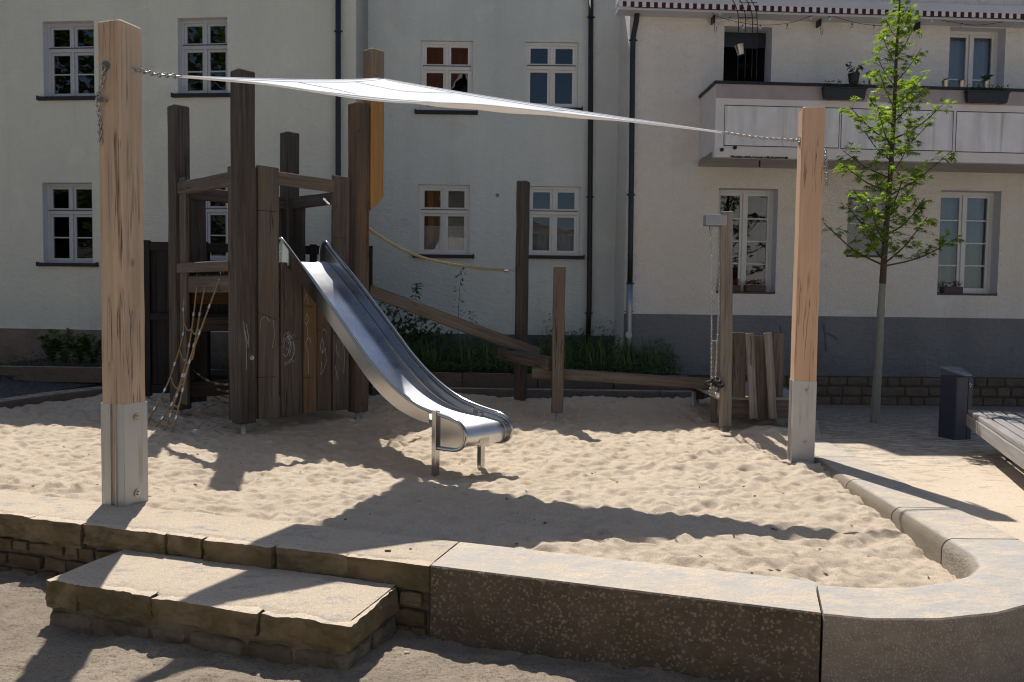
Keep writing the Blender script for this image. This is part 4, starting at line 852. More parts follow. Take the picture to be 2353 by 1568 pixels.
cbeam(at_depth(1222, 856, 10.0), at_depth(1652, 884, 9.95), .15, .135, 'greyb', 'low level beam running right toward the small platform, a little sand lying on it')
mb = MB(); 
for k in range(10):
    a = at_depth(1474 + k * 5.5, 868.5 + k * .55, 9.92); mb.lathe([(.05, 0), (.03, .012 + .008 * math.sin(k * 2.1)), (.005, .02 + .008 * math.sin(k * 2.1))], (a.x, a.y, a.z - .012), 8)
cpost('timber_post', 1603, 893, 917, 11.0, .15, 0, 'dark', 'stubby dark support under the far end of the low beam', .12)
P3 = at_height(1661, 1000, .09)
# platform structure
plat = thing('play_platform', (2.9, 9.3, .1), 'small grey timber platform with a tall post and crooked upright planks', 'platform')
def plnk(x0, x1, yt, yb, Yd, mat, xt=0, th=0, name='plank', thick=.05, lab=None):
    a = at_depth((x0 + x1) / 2, yb, Yd); b = at_depth((x0 + x1) / 2 + xt, yt, Yd); w_ = (x1 - x0) / FPX * Yd; return timber(name, a, b, w_, thick, M[mat], plat, roll=th, ch=.01, jitter=.003, rings=6, label=lab)
po = plnk(1653, 1681, 487, 978, 9.1, 'grey', 3, R(-14), 'post', .135); 
mb = MB(); q = at_depth(1661, 985, 9.1); mb.tube([(q.x + .0, q.y, -.2), (q.x, q.y, q.z + .03)], .024, 12); mb.build('steel_foot', M['galv'], plat, smooth=True)
plnk(1682, 1712, 764, 918, 9.15, 'greyb', 1, 0, thick=.05)
plnk(1723, 1740, 766, 962, 9.02, 'grey', -9, R(2), thick=.05)
plnk(1729, 1766, 771, 966, 9.12, 'dark', -4, 0, thick=.05)
plnk(1767, 1785, 765, 962, 9.02, 'grey', -12, R(2), thick=.05)
plnk(1770, 1798, 765, 921, 9.2, 'greyb', 4, 0, thick=.05)
plnk(1634, 1652, 783, 985, 9.75, 'grey', 0, 0, thick=.09)
mb = MB(); q = at_depth(1640, 990, 9.75); mb.tube([(q.x, q.y, -.2), (q.x, q.y, q.z + .03)], .022, 12); mb.build('steel_foot', M['galv'], plat, smooth=True)
zd = at_depth(1750, 918, 9.1).z; zf0 = at_depth(1750, 940, 9.1).z
x0 = at_depth(1652, 940, 9.1).x; x1 = at_depth(1876, 930, 9.1).x
timber('fascia', (x0, 9.14, zf0), (x1 - .12, 9.14, zf0), .05, .21, M['dark'], plat, ch=.008, rings=6)
n = 13
for i in range(n):
    y = 9.12 + i * .145; timber('deck_board', (x0 - .0, y + .065, zd), (x1 + (.02 if i % 2 else 0), y + .065, zd), .125, .04, M['deck'], plat, ch=.01, rings=3)
timber('fascia', (x1 - .12, 9.2, zf0), (x1 - .12, 10.9, zf0), .05, .2, M['dark'], plat, ch=.008)
for xx in (x0 + .1, x1 - .2):
    for yy in (9.35, 10.8): mb = MB(); mb.tube([(xx, yy, -.2), (xx, yy, zf0)], .03, 10); mb.build('leg', M['galv'], plat, smooth=True)
# chain hoist bracket
br = thing('chain_bracket', tuple(at_depth(1640, 506, 9.1)), 'steel arm on the grey post with two long chains hanging down to black rubber loops', 'chain hoist')
mb = MB(); a = at_depth(1619, 494, 9.1); b = at_depth(1661, 520, 9.1); mb.box(a.x, b.x + .03, 9.03, 9.17, b.z, a.z); mb.build('arm', M['galv2'], br, bevel=.008)
for x_, x2 in ((1633, 1634), (1656, 1647)):
    p = at_depth(x_ if x_ < 1650 else 1657, 521, 9.1); mb = MB(); mb.tube([p, p - Vector((0, 0, .04))], .02, 12); mb.build('nozzle', M['galv2'], br)
    top = at_depth(x_, 529, 9.1); bot = at_depth(x2 if x_ < 1650 else 1643, 893, 9.0); mb = MB(); chain_mesh(mb, [top, top.lerp(bot, .5) + Vector((.01, 0, 0)), bot], .036, .0035, .009); mb.build('hanging_chain', M['chain'], br, smooth=True)
for k, (x_, y_) in enumerate(((1630, 882), (1646, 876), (1652, 888))):
    c = at_depth(x_, y_, 9.0); mb = MB(); mb.tube([c + Vector((math.cos(a) * .045, math.sin(a) * .03 * (1 if k else -1), math.sin(a) * .025 + .01 * k)) for a in [i * math.pi / 6 for i in range(12)]], .016, 8, closed=True); mb.build('rubber_loop', M['rubber'], br, smooth=True)
mb = MB(); c = at_depth(1640, 896, 9.0); pts = [c + Vector((.05 * math.sin(i * 1.3), .03 * math.cos(i * 2.1), -.007 * i + .04)) for i in range(16)]; chain_mesh(mb, pts, .03, .0042, .011); mb.build('chain_coil', M['chain'], br, smooth=True)

# ------------------------------------------------------------------ dark timber fence behind the tower
fn = thing('timber_fence', (-3.6, 11.2, .2), 'black stained board fence behind the tower with open windows cut in it', 'fence')
fa = Vector((-5.0, 10.8, 0)); fb = Vector((-2.0, 11.35, 0)); fd = (fb - fa).normalized(); fl = (fb - fa).length; fang = math.atan2(fd.y, fd.x)
def fx(x, Yg=11): d = ray(x, 700); n_ = Vector((-fd.y, fd.x, 0)); t = (fa - EYE).dot(n_) / d.dot(n_); return ((EYE + d * t) - fa).dot(fd)
def fz(x, y): d = ray(x, y); n_ = Vector((-fd.y, fd.x, 0)); t = (fa - EYE).dot(n_) / d.dot(n_); return (EYE + d * t).z
ztop = fz(500, 560)
for x_ in (338, 470, 600, 720, 848):
    a = fx(x_); p = fa + fd * a; timber('post', (p.x, p.y, .22), (p.x, p.y, ztop + .02), .1, .1, M['black'], fn, roll=fang, ch=.008)
    mb = MB(); mb.tube([(p.x, p.y, 0), (p.x, p.y, .24)], .02, 10); mb.build('steel_foot', M['galv'], fn, smooth=True)
for zz, hh in ((ztop - .06, .12), (1.32, .1), (.32, .12)):
    a = fx(338); b = fx(848); p = fa + fd * a; q = fa + fd * b; timber('rail', (p.x, p.y, zz), (q.x, q.y, zz), .07, hh, M['black'], fn, ch=.006)
x_ = 346
nrm = Vector((fd.y, -fd.x, 0))
for i in range(26):
    a = fx(338) + .06 + i * .117
    if a > fx(848) - .1: break
    p = fa + fd * a - nrm * .03; win = fx(478) < a < fx(545); win2 = fx(700) < a < fx(745)
    if win:
        timber('board', (p.x, p.y, .3), (p.x, p.y, .5), .115, .02, M['black'], fn, roll=fang, ch=.003, rings=1); timber('board', (p.x, p.y, 1.2), (p.x, p.y, 1.95), .115, .02, M['black'], fn, roll=fang, ch=.003, rings=1)
    elif win2: timber('board', (p.x, p.y, .3), (p.x, p.y, 2.0), .115, .02, M['black'], fn, roll=fang, ch=.003, rings=2)
    else: timber('board', (p.x, p.y, .3), (p.x, p.y, ztop - .1), .115, .02, M['black'], fn, roll=fang, ch=.003, rings=2)

# ------------------------------------------------------------------ houses
class Facade:
    def __init__(s, X0, Y0, m, flip=1):
        s.o = Vector((X0, Y0, 0)); s.t = Vector((1, m, 0)).normalized(); s.n = Vector((s.t.y, -s.t.x, 0))
    def pt(s, a, z, out=0): p = s.o + s.t * a + s.n * out; return Vector((p.x, p.y, z))
    def px(s, x, y, out=0):
        d = ray(x, y); q = s.o + s.n * out; t = (q - EYE).dot(s.n) / d.dot(s.n); p = EYE + d * t; return (p - s.o).dot(s.t), p.z
    def rect(s, x0, y0, x1, y1, out=0):
        a0, z1 = s.px(x0, y0, out); a1, z0 = s.px(x1, y1, out); return a0, a1, z0, z1
    def mat(s): return Matrix.Translation(s.o) @ Matrix((s.t, -s.n, Vector((0, 0, 1)))).transposed().to_4x4()
    def box(s, mb, a0, a1, z0, z1, o0, o1): mb.box(a0, a1, -max(o0, o1), -min(o0, o1), z0, z1, s.mat())
def wallmesh(F, name, a0, a1, z0, z1, holes, mat, parent, out=0, wob=0, depth=.0, rev=None):
    A = sorted(set([a0, a1] + [h[0] for h in holes] + [h[1] for h in holes])); Z = sorted(set([z0, z1] + [h[2] for h in holes] + [h[3] for h in holes])); mb = MB()
    for i in range(len(A) - 1):
        for j in range(len(Z) - 1):
            ca, cz = (A[i] + A[i + 1]) / 2, (Z[j] + Z[j + 1]) / 2
            if any(h[0] < ca < h[1] and h[2] < cz < h[3] for h in holes) or ca < a0 or ca > a1 or cz < z0 or cz > z1: continue
            mb.quad(F.pt(A[i], Z[j], out), F.pt(A[i + 1], Z[j], out), F.pt(A[i + 1], Z[j + 1], out), F.pt(A[i], Z[j + 1], out))
    if depth:
        mb.cur = 1
        for h in holes:
            d = out - (h[4] if len(h) > 4 else depth)
            for (p, q) in (((h[0], h[2]), (h[1], h[2])), ((h[1], h[2]), (h[1], h[3])), ((h[1], h[3]), (h[0], h[3])), ((h[0], h[3]), (h[0], h[2]))):
                mb.quad(F.pt(*p, out), F.pt(*q, out), F.pt(*q, d), F.pt(*p, d))
    return mb.build(name, [mat, rev or mat], parent, recalc=False)
def window(F, house, r, depth, style, mat='frame', sill=None, fill='room', lab=None, gl='glass', sash=.045, blindz=None):
    """r = hole rect. style: list of (row heights fractions, muntin rows) ; frames set back by depth"""
    a0, a1, z0, z1 = r[:4]; fr = MB(); w_ = .05; o1, o0 = -depth + .03, -depth - .03
    F.box(fr, a0, a0 + w_, z0, z1, o0, o1); F.box(fr, a1 - w_, a1, z0, z1, o0, o1); F.box(fr, a0 + w_, a1 - w_, z1 - w_, z1, o0, o1); F.box(fr, a0 + w_, a1 - w_, z0, z0 + w_, o0, o1)
    panes = []; H = z1 - z0; W = a1 - a0; am = (a0 + a1) / 2; iw0, iw1, iz0, iz1 = a0 + w_, a1 - w_, z0 + w_, z1 - w_
    cols = [(iw0, am - .022), (am + .022, iw1)] if style['cols'] == 2 else [(iw0, iw1)]
    if style['cols'] == 2: F.box(fr, am - .022, am + .022, iz0, iz1, o0, o1 + .012)
    tr = style.get('transom'); rows = [(iz0, iz1, style['rows'])]
    if tr:
        zt_ = z0 + H * tr; F.box(fr, iw0, iw1, zt_ - .03, zt_ + .03, o0, o1 + .018); rows = [(iz0, zt_ - .03, style['rows']), (zt_ + .03, iz1, 1)]
        dr = MB(); F.box(dr, iw0 - .01, iw1 + .01, zt_ + .03, zt_ + .038, o1 + .0, o1 + .035)
    for (b0, b1, nr) in rows:
        for c0, c1 in cols:
            s = sash; F.box(fr, c0, c0 + s, b0, b1, o0 + .004, o1 - .012); F.box(fr, c1 - s, c1, b0, b1, o0 + .004, o1 - .012); F.box(fr, c0 + s, c1 - s, b1 - s, b1, o0 + .004, o1 - .012); F.box(fr, c0 + s, c1 - s, b0, b0 + s, o0 + .004, o1 - .012)
            for k in range(1, nr): zz = b0 + s + (b1 - b0 - 2 * s) * k / nr; F.box(fr, c0 + s, c1 - s, zz - .011, zz + .011, o0 + .01, o1 - .018)
            panes.append((c0 + s, c1 - s, b0 + s, b1 - s))
    f = fr.build('window', M[mat], house, bevel=.003, loc=tuple(F.pt(am, (z0 + z1) / 2, -depth))); 
    if lab: f['label'] = lab
    if tr: dr.build('drip_rail', M['sill'], f)
    g = MB()
    for p in panes: g.quad(F.pt(p[0], p[2], -depth), F.pt(p[1], p[2], -depth), F.pt(p[1], p[3], -depth), F.pt(p[0], p[3], -depth))
    g.build('glass', M[gl], f, recalc=False)
    bk_ = MB(); F.box(bk_, a0, a1, z0, z1, -depth - .62, -depth - .6); F.box(bk_, a0 - .01, a0, z0, z1, -depth - .6, -depth - .03); F.box(bk_, a1, a1 + .01, z0, z1, -depth - .6, -depth - .03); F.box(bk_, a0, a1, z1, z1 + .01, -depth - .6, -depth - .03); F.box(bk_, a0, a1, z0 - .01, z0, -depth - .6, -depth - .03); bk_.build('room', M['room'], f)
    if fill != 'room' or blindz:
        cu_ = MB(); zz1 = z0 + w_ + (H - 2 * w_) * (blindz or 1); n = 24
        for k in range(n):
            u0, u1 = a0 + w_ + (W - 2 * w_) * k / n, a0 + w_ + (W - 2 * w_) * (k + 1) / n; d0, d1 = -depth - .09 + .012 * math.sin(k * 1.9), -depth - .09 + .012 * math.sin((k + 1) * 1.9)
            cu_.quad(F.pt(u0, z0 + w_, d0), F.pt(u1, z0 + w_, d1), F.pt(u1, zz1, d1), F.pt(u0, zz1, d0))
        cu_.build('curtain', M[fill if fill != 'room' else 'curtain'], f, recalc=False)
    if sill:
        sm = MB(); e, th, pr, m_ = sill; F.box(sm, a0 - e, a1 + e, z0 - th, z0 + .003, -depth + .03, pr)
        F.box(sm, a0 - e, a0 - e + .02, z0, z0 + .02, 0, pr); F.box(sm, a1 + e - .02, a1 + e, z0, z0 + .02, 0, pr); sm.build('sill', M[m_], f, bevel=.004)
    return f
def house_body(F, house, a0, a1, zt, over, mat, depth=9):
    mb = MB(); P = lambda a, z, o: F.pt(a, z, o)
    mb.quad(P(a0, -.4, -.02), P(a0, zt, -.02), P(a0, zt, -depth), P(a0, -.4, -depth)); mb.quad(P(a1, -.4, -.02), P(a1, zt, -.02), P(a1, zt, -depth), P(a1, -.4, -depth)); mb.quad(P(a0, -.4, -depth), P(a1, -.4, -depth), P(a1, zt, -depth), P(a0, zt, -depth))
    mb.build('side_wall', mat, house, recalc=False)
    mb = MB(); mb.quad(P(a0 - .05, zt, over), P(a1 + .05, zt, over), P(a1 + .05, zt + depth * .42, -depth / 2), P(a0 - .05, zt + depth * .42, -depth / 2)); mb.quad(P(a0 - .05, zt, -depth - over), P(a1 + .05, zt, -depth - over), P(a1 + .05, zt + depth * .42, -depth / 2), P(a0 - .05, zt + depth * .42, -depth / 2))
    mb.quad(P(a0, zt, 0), P(a0, zt, -depth), P(a0, zt + depth * .4, -depth / 2)); mb.quad(P(a1, zt, 0), P(a1, zt, -depth), P(a1, zt + depth * .4, -depth / 2)); mb.quad(P(a0 - .05, zt - .02, over), P(a1 + .05, zt - .02, over), P(a1 + .05, zt - .02, -.3), P(a0 - .05, zt - .02, -.3))
    mb.build('roof', M['tile'], house, recalc=False)
def pipe(F, house, pts, r, mat, clips, lab=None, out=.1):
    """pts: list of picture columns/rows on the facade"""
    P = [F.pt(*F.px(x, y, out), out) for x, y in pts]; mb = MB(); mb.tube(P, r, 14); o = mb.build('downpipe', M[mat], house, smooth=True)
    if lab: o['label'] = lab
    for x, y in clips:
        a, z = F.px(x, y, out); mb = MB(); mb.tube([F.pt(a, z - .012, out), F.pt(a, z + .012, out)], r * 1.22, 14); F.box(mb, a - r * 1.6, a + r * 1.6, z - .01, z + .01, out - .012, out + .0); mb.build('bracket', M[mat], o)
    return o

# --- left house
FL = Facade(-2.59, 13.0, -.095)
hl = thing('house', (-7, 12.4, .4), 'cream grey rendered house on the left with grid windows and slate sills', 'house', 'old houses around the playground')
wl = [(98, 50, 218, 223), (408, 42, 523, 216), (97, 420, 214, 606), (408, 416, 523, 600)]
HL = [FL.rect(*q) for q in wl]; HL.append(FL.rect(-250, 50, -140, 222)); HL.append(FL.rect(-250, 424, -140, 610))
aR = FL.px(817, 400)[0]; zp = FL.px(150, 757)[1]
wallmesh(FL, 'wall', -9.0, aR, zp, 6.9, HL, M['pl_left'], hl, depth=.17, rev=M['reveal'])
wallmesh(FL, 'plinth', -9.0, aR, -.4, zp, [], M['pl_plinth_l'], hl, out=.03)
mb = MB(); mb.quad(FL.pt(aR, -.4, 0), FL.pt(aR, 6.9, 0), FL.pt(aR, 6.9, -1.2), FL.pt(aR, -.4, -1.2)); mb.quad(FL.pt(-9, zp, .03), FL.pt(aR, zp, .03), FL.pt(aR, zp, 0), FL.pt(-9, zp, 0)); mb.build('return_wall', M['pl_left'], hl, recalc=False)
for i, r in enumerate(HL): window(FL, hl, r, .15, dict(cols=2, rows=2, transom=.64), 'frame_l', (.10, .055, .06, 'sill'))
house_body(FL, hl, -9.0, aR, 6.9, .03, M['pl_left'])
pipe(FL, hl, [(777, -60), (777, 300), (777, 700), (776, 900)], .044, 'pipe_b', [(777, 72), (777, 449), (777, 640)])
# --- middle house
FM = Facade(-2.4, 13.7, .0)
hm = thing('house', (0, 12.7, .4), 'cool grey rendered house in the middle with four small windows, behind the tower and slide', 'house', 'old houses around the playground')
wm = [(967, 93, 1086, 257), (1207, 96, 1327, 250), (962, 424, 1078, 587), (1213, 428, 1331, 589)]
HMr = [FM.rect(*q) for q in wm]; aR2 = FM.px(1431, 400)[0]; zp2 = FM.px(1100, 768)[1]; aL2 = FM.px(800, 400)[0]
wallmesh(FM, 'wall', aL2, aR2 + .1, zp2, 7.05, HMr, M['pl_mid'], hm, depth=.12, rev=M['pl_mid'])
wallmesh(FM, 'plinth', aL2, aR2 + .1, -.4, zp2, [], M['pl_plinth_m'], hm, out=.03); mb = MB(); mb.quad(FM.pt(aL2, zp2, .03), FM.pt(aR2, zp2, .03), FM.pt(aR2, zp2, 0), FM.pt(aL2, zp2, 0)); mb.build('plinth_ledge', M['pl_plinth_m'], hm)
for i, r in enumerate(HMr): window(FM, hm, r, .08, dict(cols=2, rows=1, transom=.62), 'frame', (.09, .055, .07, 'sill'), fill='room' if i < 2 else 'curtain', blindz=None if i < 2 else .42 if i == 2 else .3)
house_body(FM, hm, aL2, aR2 + .1, 7.05, .0, M['pl_mid'])
pipe(FM, hm, [(1358, -60), (1357, 300), (1354, 700), (1350, 800)], .044, 'pipe', [(1358, 40), (1356, 453), (1353, 720)])
# boxed service strip at the corner of left and middle house
mb = MB(); a0, z0 = FM.px(836, 140, .02); FM.box(mb, a0 - .10, a0 - .03, .4, 7.05, 0, .09); o = mb.build('corner_board', M['frame_l'], hm, bevel=.004)
for x_, y_ in ((1143, 449), (1110, 620)):
    a, z = FM.px(x_, y_); mb = MB(); mb.tube([FM.pt(a, z, 0), FM.pt(a, z, .006)], .035 if y_ < 500 else .02, 14); mb.build('wall_patch', M['pl_plinth'], hm)
# --- right house
FR = Facade(1.77, 12.8, .047)
hr_ = thing('house', (5, 11.8, .1), 'roughcast beige house on the right with a painted balcony and a grey plinth', 'house', 'old houses around the playground')
wr = [(1665, 60, 1771, 190), (2184, 62, 2306, 200), (1652, 432, 1781, 672), (1950, 436, 2036, 588), (2163, 437, 2291, 676)]
HR = [list(FR.rect(*q)) for q in wr]
HR[0][2] = 4.08; HR[1][2] = 4.6
aL3 = FR.px(1434, 700)[0]; zp3 = FR.px(1900, 727)[1]; zb3 = FR.px(2100, 866)[1]
wallmesh(FR, 'wall', aL3, 13, zp3, 7.65, [(aL3 - .01, aL3 + .75, 7.0, 7.66, .0)] + [tuple(h) + ((.24,) if i else (.3,)) for i, h in enumerate(HR)], M['pl_right'], hr_, depth=.24, rev=M['reveal'])  # out-of-view upper left corner cut away to shape the house's ground shadow
wallmesh(FR, 'plinth', aL3, 13, zb3, zp3, [], M['pl_plinth'], hr_, out=.012)
mb = MB(); mb.quad(FR.pt(aL3, zp3, .012), FR.pt(13, zp3, .012), FR.pt(13, zp3, 0), FR.pt(aL3, zp3, 0)); mb.build('plinth_ledge', M['pl_plinth'], hr_, recalc=False)
mb = MB(); mb.quad(FR.pt(aL3, -.3, .0), FR.pt(aL3, 7.0, .0), FR.pt(aL3, 7.0, -1.5), FR.pt(aL3, -.3, -1.5)); mb.build('return_wall', M['pl_right'], hr_, recalc=False)
house_body(FR, hr_, aL3 + .75, 13, 7.65, .25, M['pl_right'])  # unseen roof set in from the corner to place its cast shadow
# stone base
mb = MB(); FR.box(mb, aL3, 13, -.3, zb3, -.3, -.01); mb.build('base_wall', M['basemortar'], hr_)
zz = -.02; k = 200
for row in range(4):
    h_ = [.17, .17, .16, .16][row]; z0 = zb3 - sum([.17, .17, .16, .16][:row + 1]); a = 2.6
    while a < 9:
        L = random.uniform(.16, .42); c = FR.pt(a + L / 2, z0 + h_ / 2, -.035); rock('base_stone', (L - .018, .10, h_ - random.uniform(.015, .03)), M['basestone'], hr_, Matrix.Translation(c) @ Matrix.Rotation(math.atan2(FR.t.y, FR.t.x), 4, 'Z'), k, 5, .008, .03); a += L; k += 1
# windows right
o = window(FR, hr_, HR[1], .22, dict(cols=2, rows=2), 'frame', None, fill='blind', lab='upper window with a blind behind white bars')
window(FR, hr_, HR[2], .22, dict(cols=2, rows=4), 'frame', (0, .03, .01, 'brownbox'), lab='tall dark window left of the sail post with red flowers')
window(FR, hr_, HR[3], .22, dict(cols=1, rows=2), 'frame', (0, .03, .01, 'brownbox'), lab='small narrow window behind the young tree')
window(FR, hr_, HR[4], .22, dict(cols=2, rows=4), 'frame', (0, .03, .01, 'brownbox'), fill='blind', lab='tall window with a pale blind')
# dark doorway upstairs
a0, a1, z0, z1 = HR[0]; mb = MB(); FR.box(mb, a0, a1, z0, z1, -1.2, -1.18); FR.box(mb, a0 - .01, a0, z0, z1, -1.2, -.3); FR.box(mb, a1, a1 + .01, z0, z1, -1.2, -.3); FR.box(mb, a0, a1, z1, z1 + .01, -1.2, -.3); dr = mb.build('open_doorway', M['room'], hr_)
mb = MB(); FR.box(mb, a0, a1, z1 - .24, z1, -.35, -.28); mb.build('shutter_box', M['anthr'], dr)
# balcony
BO = .85; ab0, zt_ = FR.px(1646, 188, BO); _, zbt = FR.px(1646, 361, BO); mb = MB(); P = FR
FR.box(mb, ab0, 12.5, zbt, zt_ - .03, BO - .1, BO); FR.box(mb, ab0, ab0 + .1, zbt, zt_ - .03, .0, BO - .1); bal = mb.build('balcony', M['balcframe'], hr_)
mb = MB(); FR.box(mb, ab0 - .0, 12.5, zbt - .001, zbt + .10, 0, BO - .102); mb.build('floor_slab', M['slab'], bal)
mb = MB(); FR.box(mb, ab0 - .03, 12.5, zt_ - .03, zt_ + .012, BO - .14, BO + .03); FR.box(mb, ab0 - .03, ab0 + .13, zt_ - .03, zt_ + .012, 0, BO - .14); mb.build('handrail', M['iron'], bal, bevel=.004)
_, zm = FR.px(1700, 227, BO); mb = MB(); FR.box(mb, ab0, 12.5, zm, zt_ - .031, BO, BO + .003); mb.build('painted_band', M['mauve'], bal)
for xa, xb in ((1666, 1926), (1935, 2187), (2199, 2440)):
    a_, z1_ = FR.px(xa, 243 + (xa - 1666) * .027, BO); b_, z0_ = FR.px(xb, 340 + (xb - 1926) * .027, BO); mb = MB()
    FR.box(mb, a_, b_, z0_, z1_, BO, BO + .003); pn = mb.build('painted_panel', M['balc'], bal); mb = MB(); l = .007
    for q in ((a_ - l, b_ + l, z1_ - .001, z1_ + l * 1.6), (a_ - l, b_ + l, z0_ - l * 1.6, z0_ + .001), (a_ - l, a_ + .001, z0_, z1_), (b_ - .001, b_ + l, z0_, z1_)): FR.box(mb, *q, BO, BO + .0045)
    mb.build('panel_line', M['iron'], pn)
a, z = FR.px(1743, 372, BO - .25); mb = MB(); mb.tube([FR.pt(a, zbt, BO - .2), FR.pt(a, zbt - .1, BO - .2)], .014, 8); mb.build('drain_spout', M['iron'], bal)
for x_, y_ in ((1658, 345), (1688, 340)): a, z = FR.px(x_, y_, BO); mb = MB(); mb.tube([FR.pt(a, z, BO), FR.pt(a, z, BO + .03)], .028, 9); mb.build('mooring_hook', M['iron'], bal)
# moss tuft along the lower balcony edge
mb = MB()
for i in range(160):
    a, z = FR.px(1680 + random.random() * 130, 360, BO); p = FR.pt(a, zbt + random.uniform(-.01, .012), BO + .004); s = random.uniform(.006, .016); mb.quad(p + Vector((-s, 0, 0)), p + Vector((s, -.006, 0)), p + Vector((s, -.01, s)), p + Vector((-s, 0, s)))
mb.build('moss', M['leafdark'], bal, recalc=False)
# awning with checkered valance under the roof
mb = MB(); a0_, zA = FR.px(1422, 3, .30); _, zB = FR.px(1422, 15, .30); FR.box(mb, a0_, 12.5, zA, zA + .12, 0, .30); FR.box(mb, a0_, 12.5, zB - .035, zB + .0, .0, .27); aw = mb.build('awning', M['awning_white'], hr_)
w_ = FR.px(1449, 10, .3)[0] - FR.px(1431, 10, .3)[0]
n = int((12.5 - a0_) / w_); mv = MB()
for i in range(2 * n):
    mv.cur = i % 2; u0, u1 = a0_ + i * w_ / 2, a0_ + (i + 1) * w_ / 2; mv.quad(FR.pt(u0, zB, .304), FR.pt(u1, zB, .304), FR.pt(u1, zA, .304), FR.pt(u0, zA, .304))
mv.build('valance', [M['frame'], M['awning_red']], aw, recalc=False)
pipe(FR, hr_, [(1466, -30), (1465, 25), (1462, 50), (1455, 85), (1454, 110), (1451, 400), (1449, 560), (1447.5, 650)], .043, 'pipe_b', [(1455, 93), (1450, 448), (1448, 652)], 'black upper downpipe of the right house')
pipe(FR, hr_, [(1447.5, 652), (1446, 715), (1445, 770), (1445, 835)], .05, 'galv2', [(1446, 716)], 'zinc grey lower downpipe with an inspection cap')
a, z = FR.px(1445, 770, .16); mb = MB(); mb.tube([FR.pt(a, z, .13), FR.pt(a, z, .165)], .055, 18); mb.build('inspection_cap', M['galv2'], hr_)
# graffiti smudges on plinth are left to the paint; small ones as marks
for pts_ in ([(2283, 956), (2286, 975), (2282, 1005)], [(2410, 950), (2415, 985), (2417, 1030)], [(2417, 975), (2440, 985), (2450, 995)]):
    P_ = [FR.pt(*FR.px(x / 1.2737, y / 1.2737, .015), .015) for x, y in pts_]; mb = MB()
    for p, q in zip(P_[:-1], P_[1:]): d = (q - p).cross(FR.n).normalized() * .016; mb.quad(p - d, p + d, q + d, q - d)
    mb.build('paint_mark', M['pl_plinth_m'], hr_, recalc=False)

# --- string lights
sl_pts = [(1630, 10), (1641, 34), (1700, 52), (1760, 58), (1820, 52), (1884, 32), (1930, 43), (1985, 56), (2050, 58), (2112, 38), (2180, 50), (2250, 58), (2353, 42)]
stt = thing('string_lights', tuple(FR.pt(*FR.px(1884, 40, .25), .25)), 'string of frosted bulbs hanging along the wall above the balcony', 'string lights')
P_ = [FR.pt(*FR.px(x, y, .25), .25) for x, y in sl_pts]; mb = MB(); mb.tube(smoothpath(P_, 4), .004, 5); mb.build('cable', M['iron'], stt)
for x, y in ((1654, 33), (1676, 48), (1706, 66), (1746, 66), (1808, 65), (1862, 44), (1905, 46), (1957, 63), (2007, 66), (2075, 58), (2140, 50), (2210, 62)):
    p = FR.pt(*FR.px(x * 1.0 + 1, y - 4, .25), .25); mb = MB(); mb.lathe([(.0, -.045), (.02, -.035), (.024, -.02), (.016, .0), (.010, .008)], p, 12); b_ = mb.build('bulb', M['bulb'], stt, smooth=True); mb = MB(); mb.lathe([(.012, .006), (.012, .03), (.004, .034)], p, 10); mb.build('socket', M['iron'], b_)
for x, y0, y1, wh in ((1641, 12, 76, 'left'), (1885, 22, 82, 'middle'), (2112, 28, 90, 'right')):
    a, z1_ = FR.px(x, y0, .12); _, zm_ = FR.px(x, y0 + (y1 - y0) * .62, .12); _, z0_ = FR.px(x, y1, .12); mb = MB(); FR.box(mb, a - .014, a + .014, zm_, z1_, 0, .15)
    mb.tube([FR.pt(a + .01, zm_ + .02, .14), FR.pt(a + .01, z0_ + .03, .14), FR.pt(a + .022, z0_, .14), FR.pt(a + .04, z0_ + .02, .14), FR.pt(a + .045, z0_ + .1, .14)], .004, 5); o = mb.build('wall_hook', M['iron'], loc=tuple(FR.pt(a, zm_, .1)))
    props(o, {'left': 'iron wall hook left of the dark upstairs doorway', 'middle': 'iron wall hook right of the doorway, above the potted plants', 'right': 'iron wall hook behind the top of the young tree'}[wh], 'hook', 'iron hooks on the right house')
# iron arch trellis
tr_ = thing('iron_trellis', tuple(FR.pt(*FR.px(1700, 100, .8), .8)), 'black wrought iron arch in front of the open upstairs doorway', 'trellis')
for x in (1697, 1713.5, 1729, 1740):
    P_ = [FR.pt(*FR.px(x - 2, 188, BO - .05), BO - .05), FR.pt(*FR.px(x, 60, BO - .05), BO - .05), FR.pt(*FR.px(x - 3, 25, BO - .05), BO - .05), FR.pt(*FR.px(x - 14, 0, BO - .0), BO), FR.pt(*FR.px(x - 36, -30, BO + .0), BO)]
    mb = MB(); mb.tube(smoothpath(P_, 4), .0065, 6); mb.build('bar', M['iron'], tr_, smooth=True)
for y in (5, 40, 86, 110): 
    mb = MB(); a, z = FR.px(1697, y, BO - .05); b_, _ = FR.px(1740, y, BO - .05); mb.tube([FR.pt(a, z, BO - .05), FR.pt(b_, z, BO - .05)], .005, 6); mb.build('cross_bar', M['iron'], tr_)
for x, y in ((1705, 45), (1721, 45), (1736, 50), (1705, 20), (1721, 22), (1705, 150), (1721, 150)):
    c = FR.pt(*FR.px(x, y, BO - .05), BO - .05); mb = MB(); mb.tube([c + Vector((math.cos(k * .7) * (.008 + .005 * k), 0, math.sin(k * .7) * (.008 + .005 * k))) for k in range(9)], .003, 5); mb.build('scroll', M['iron'], tr_)
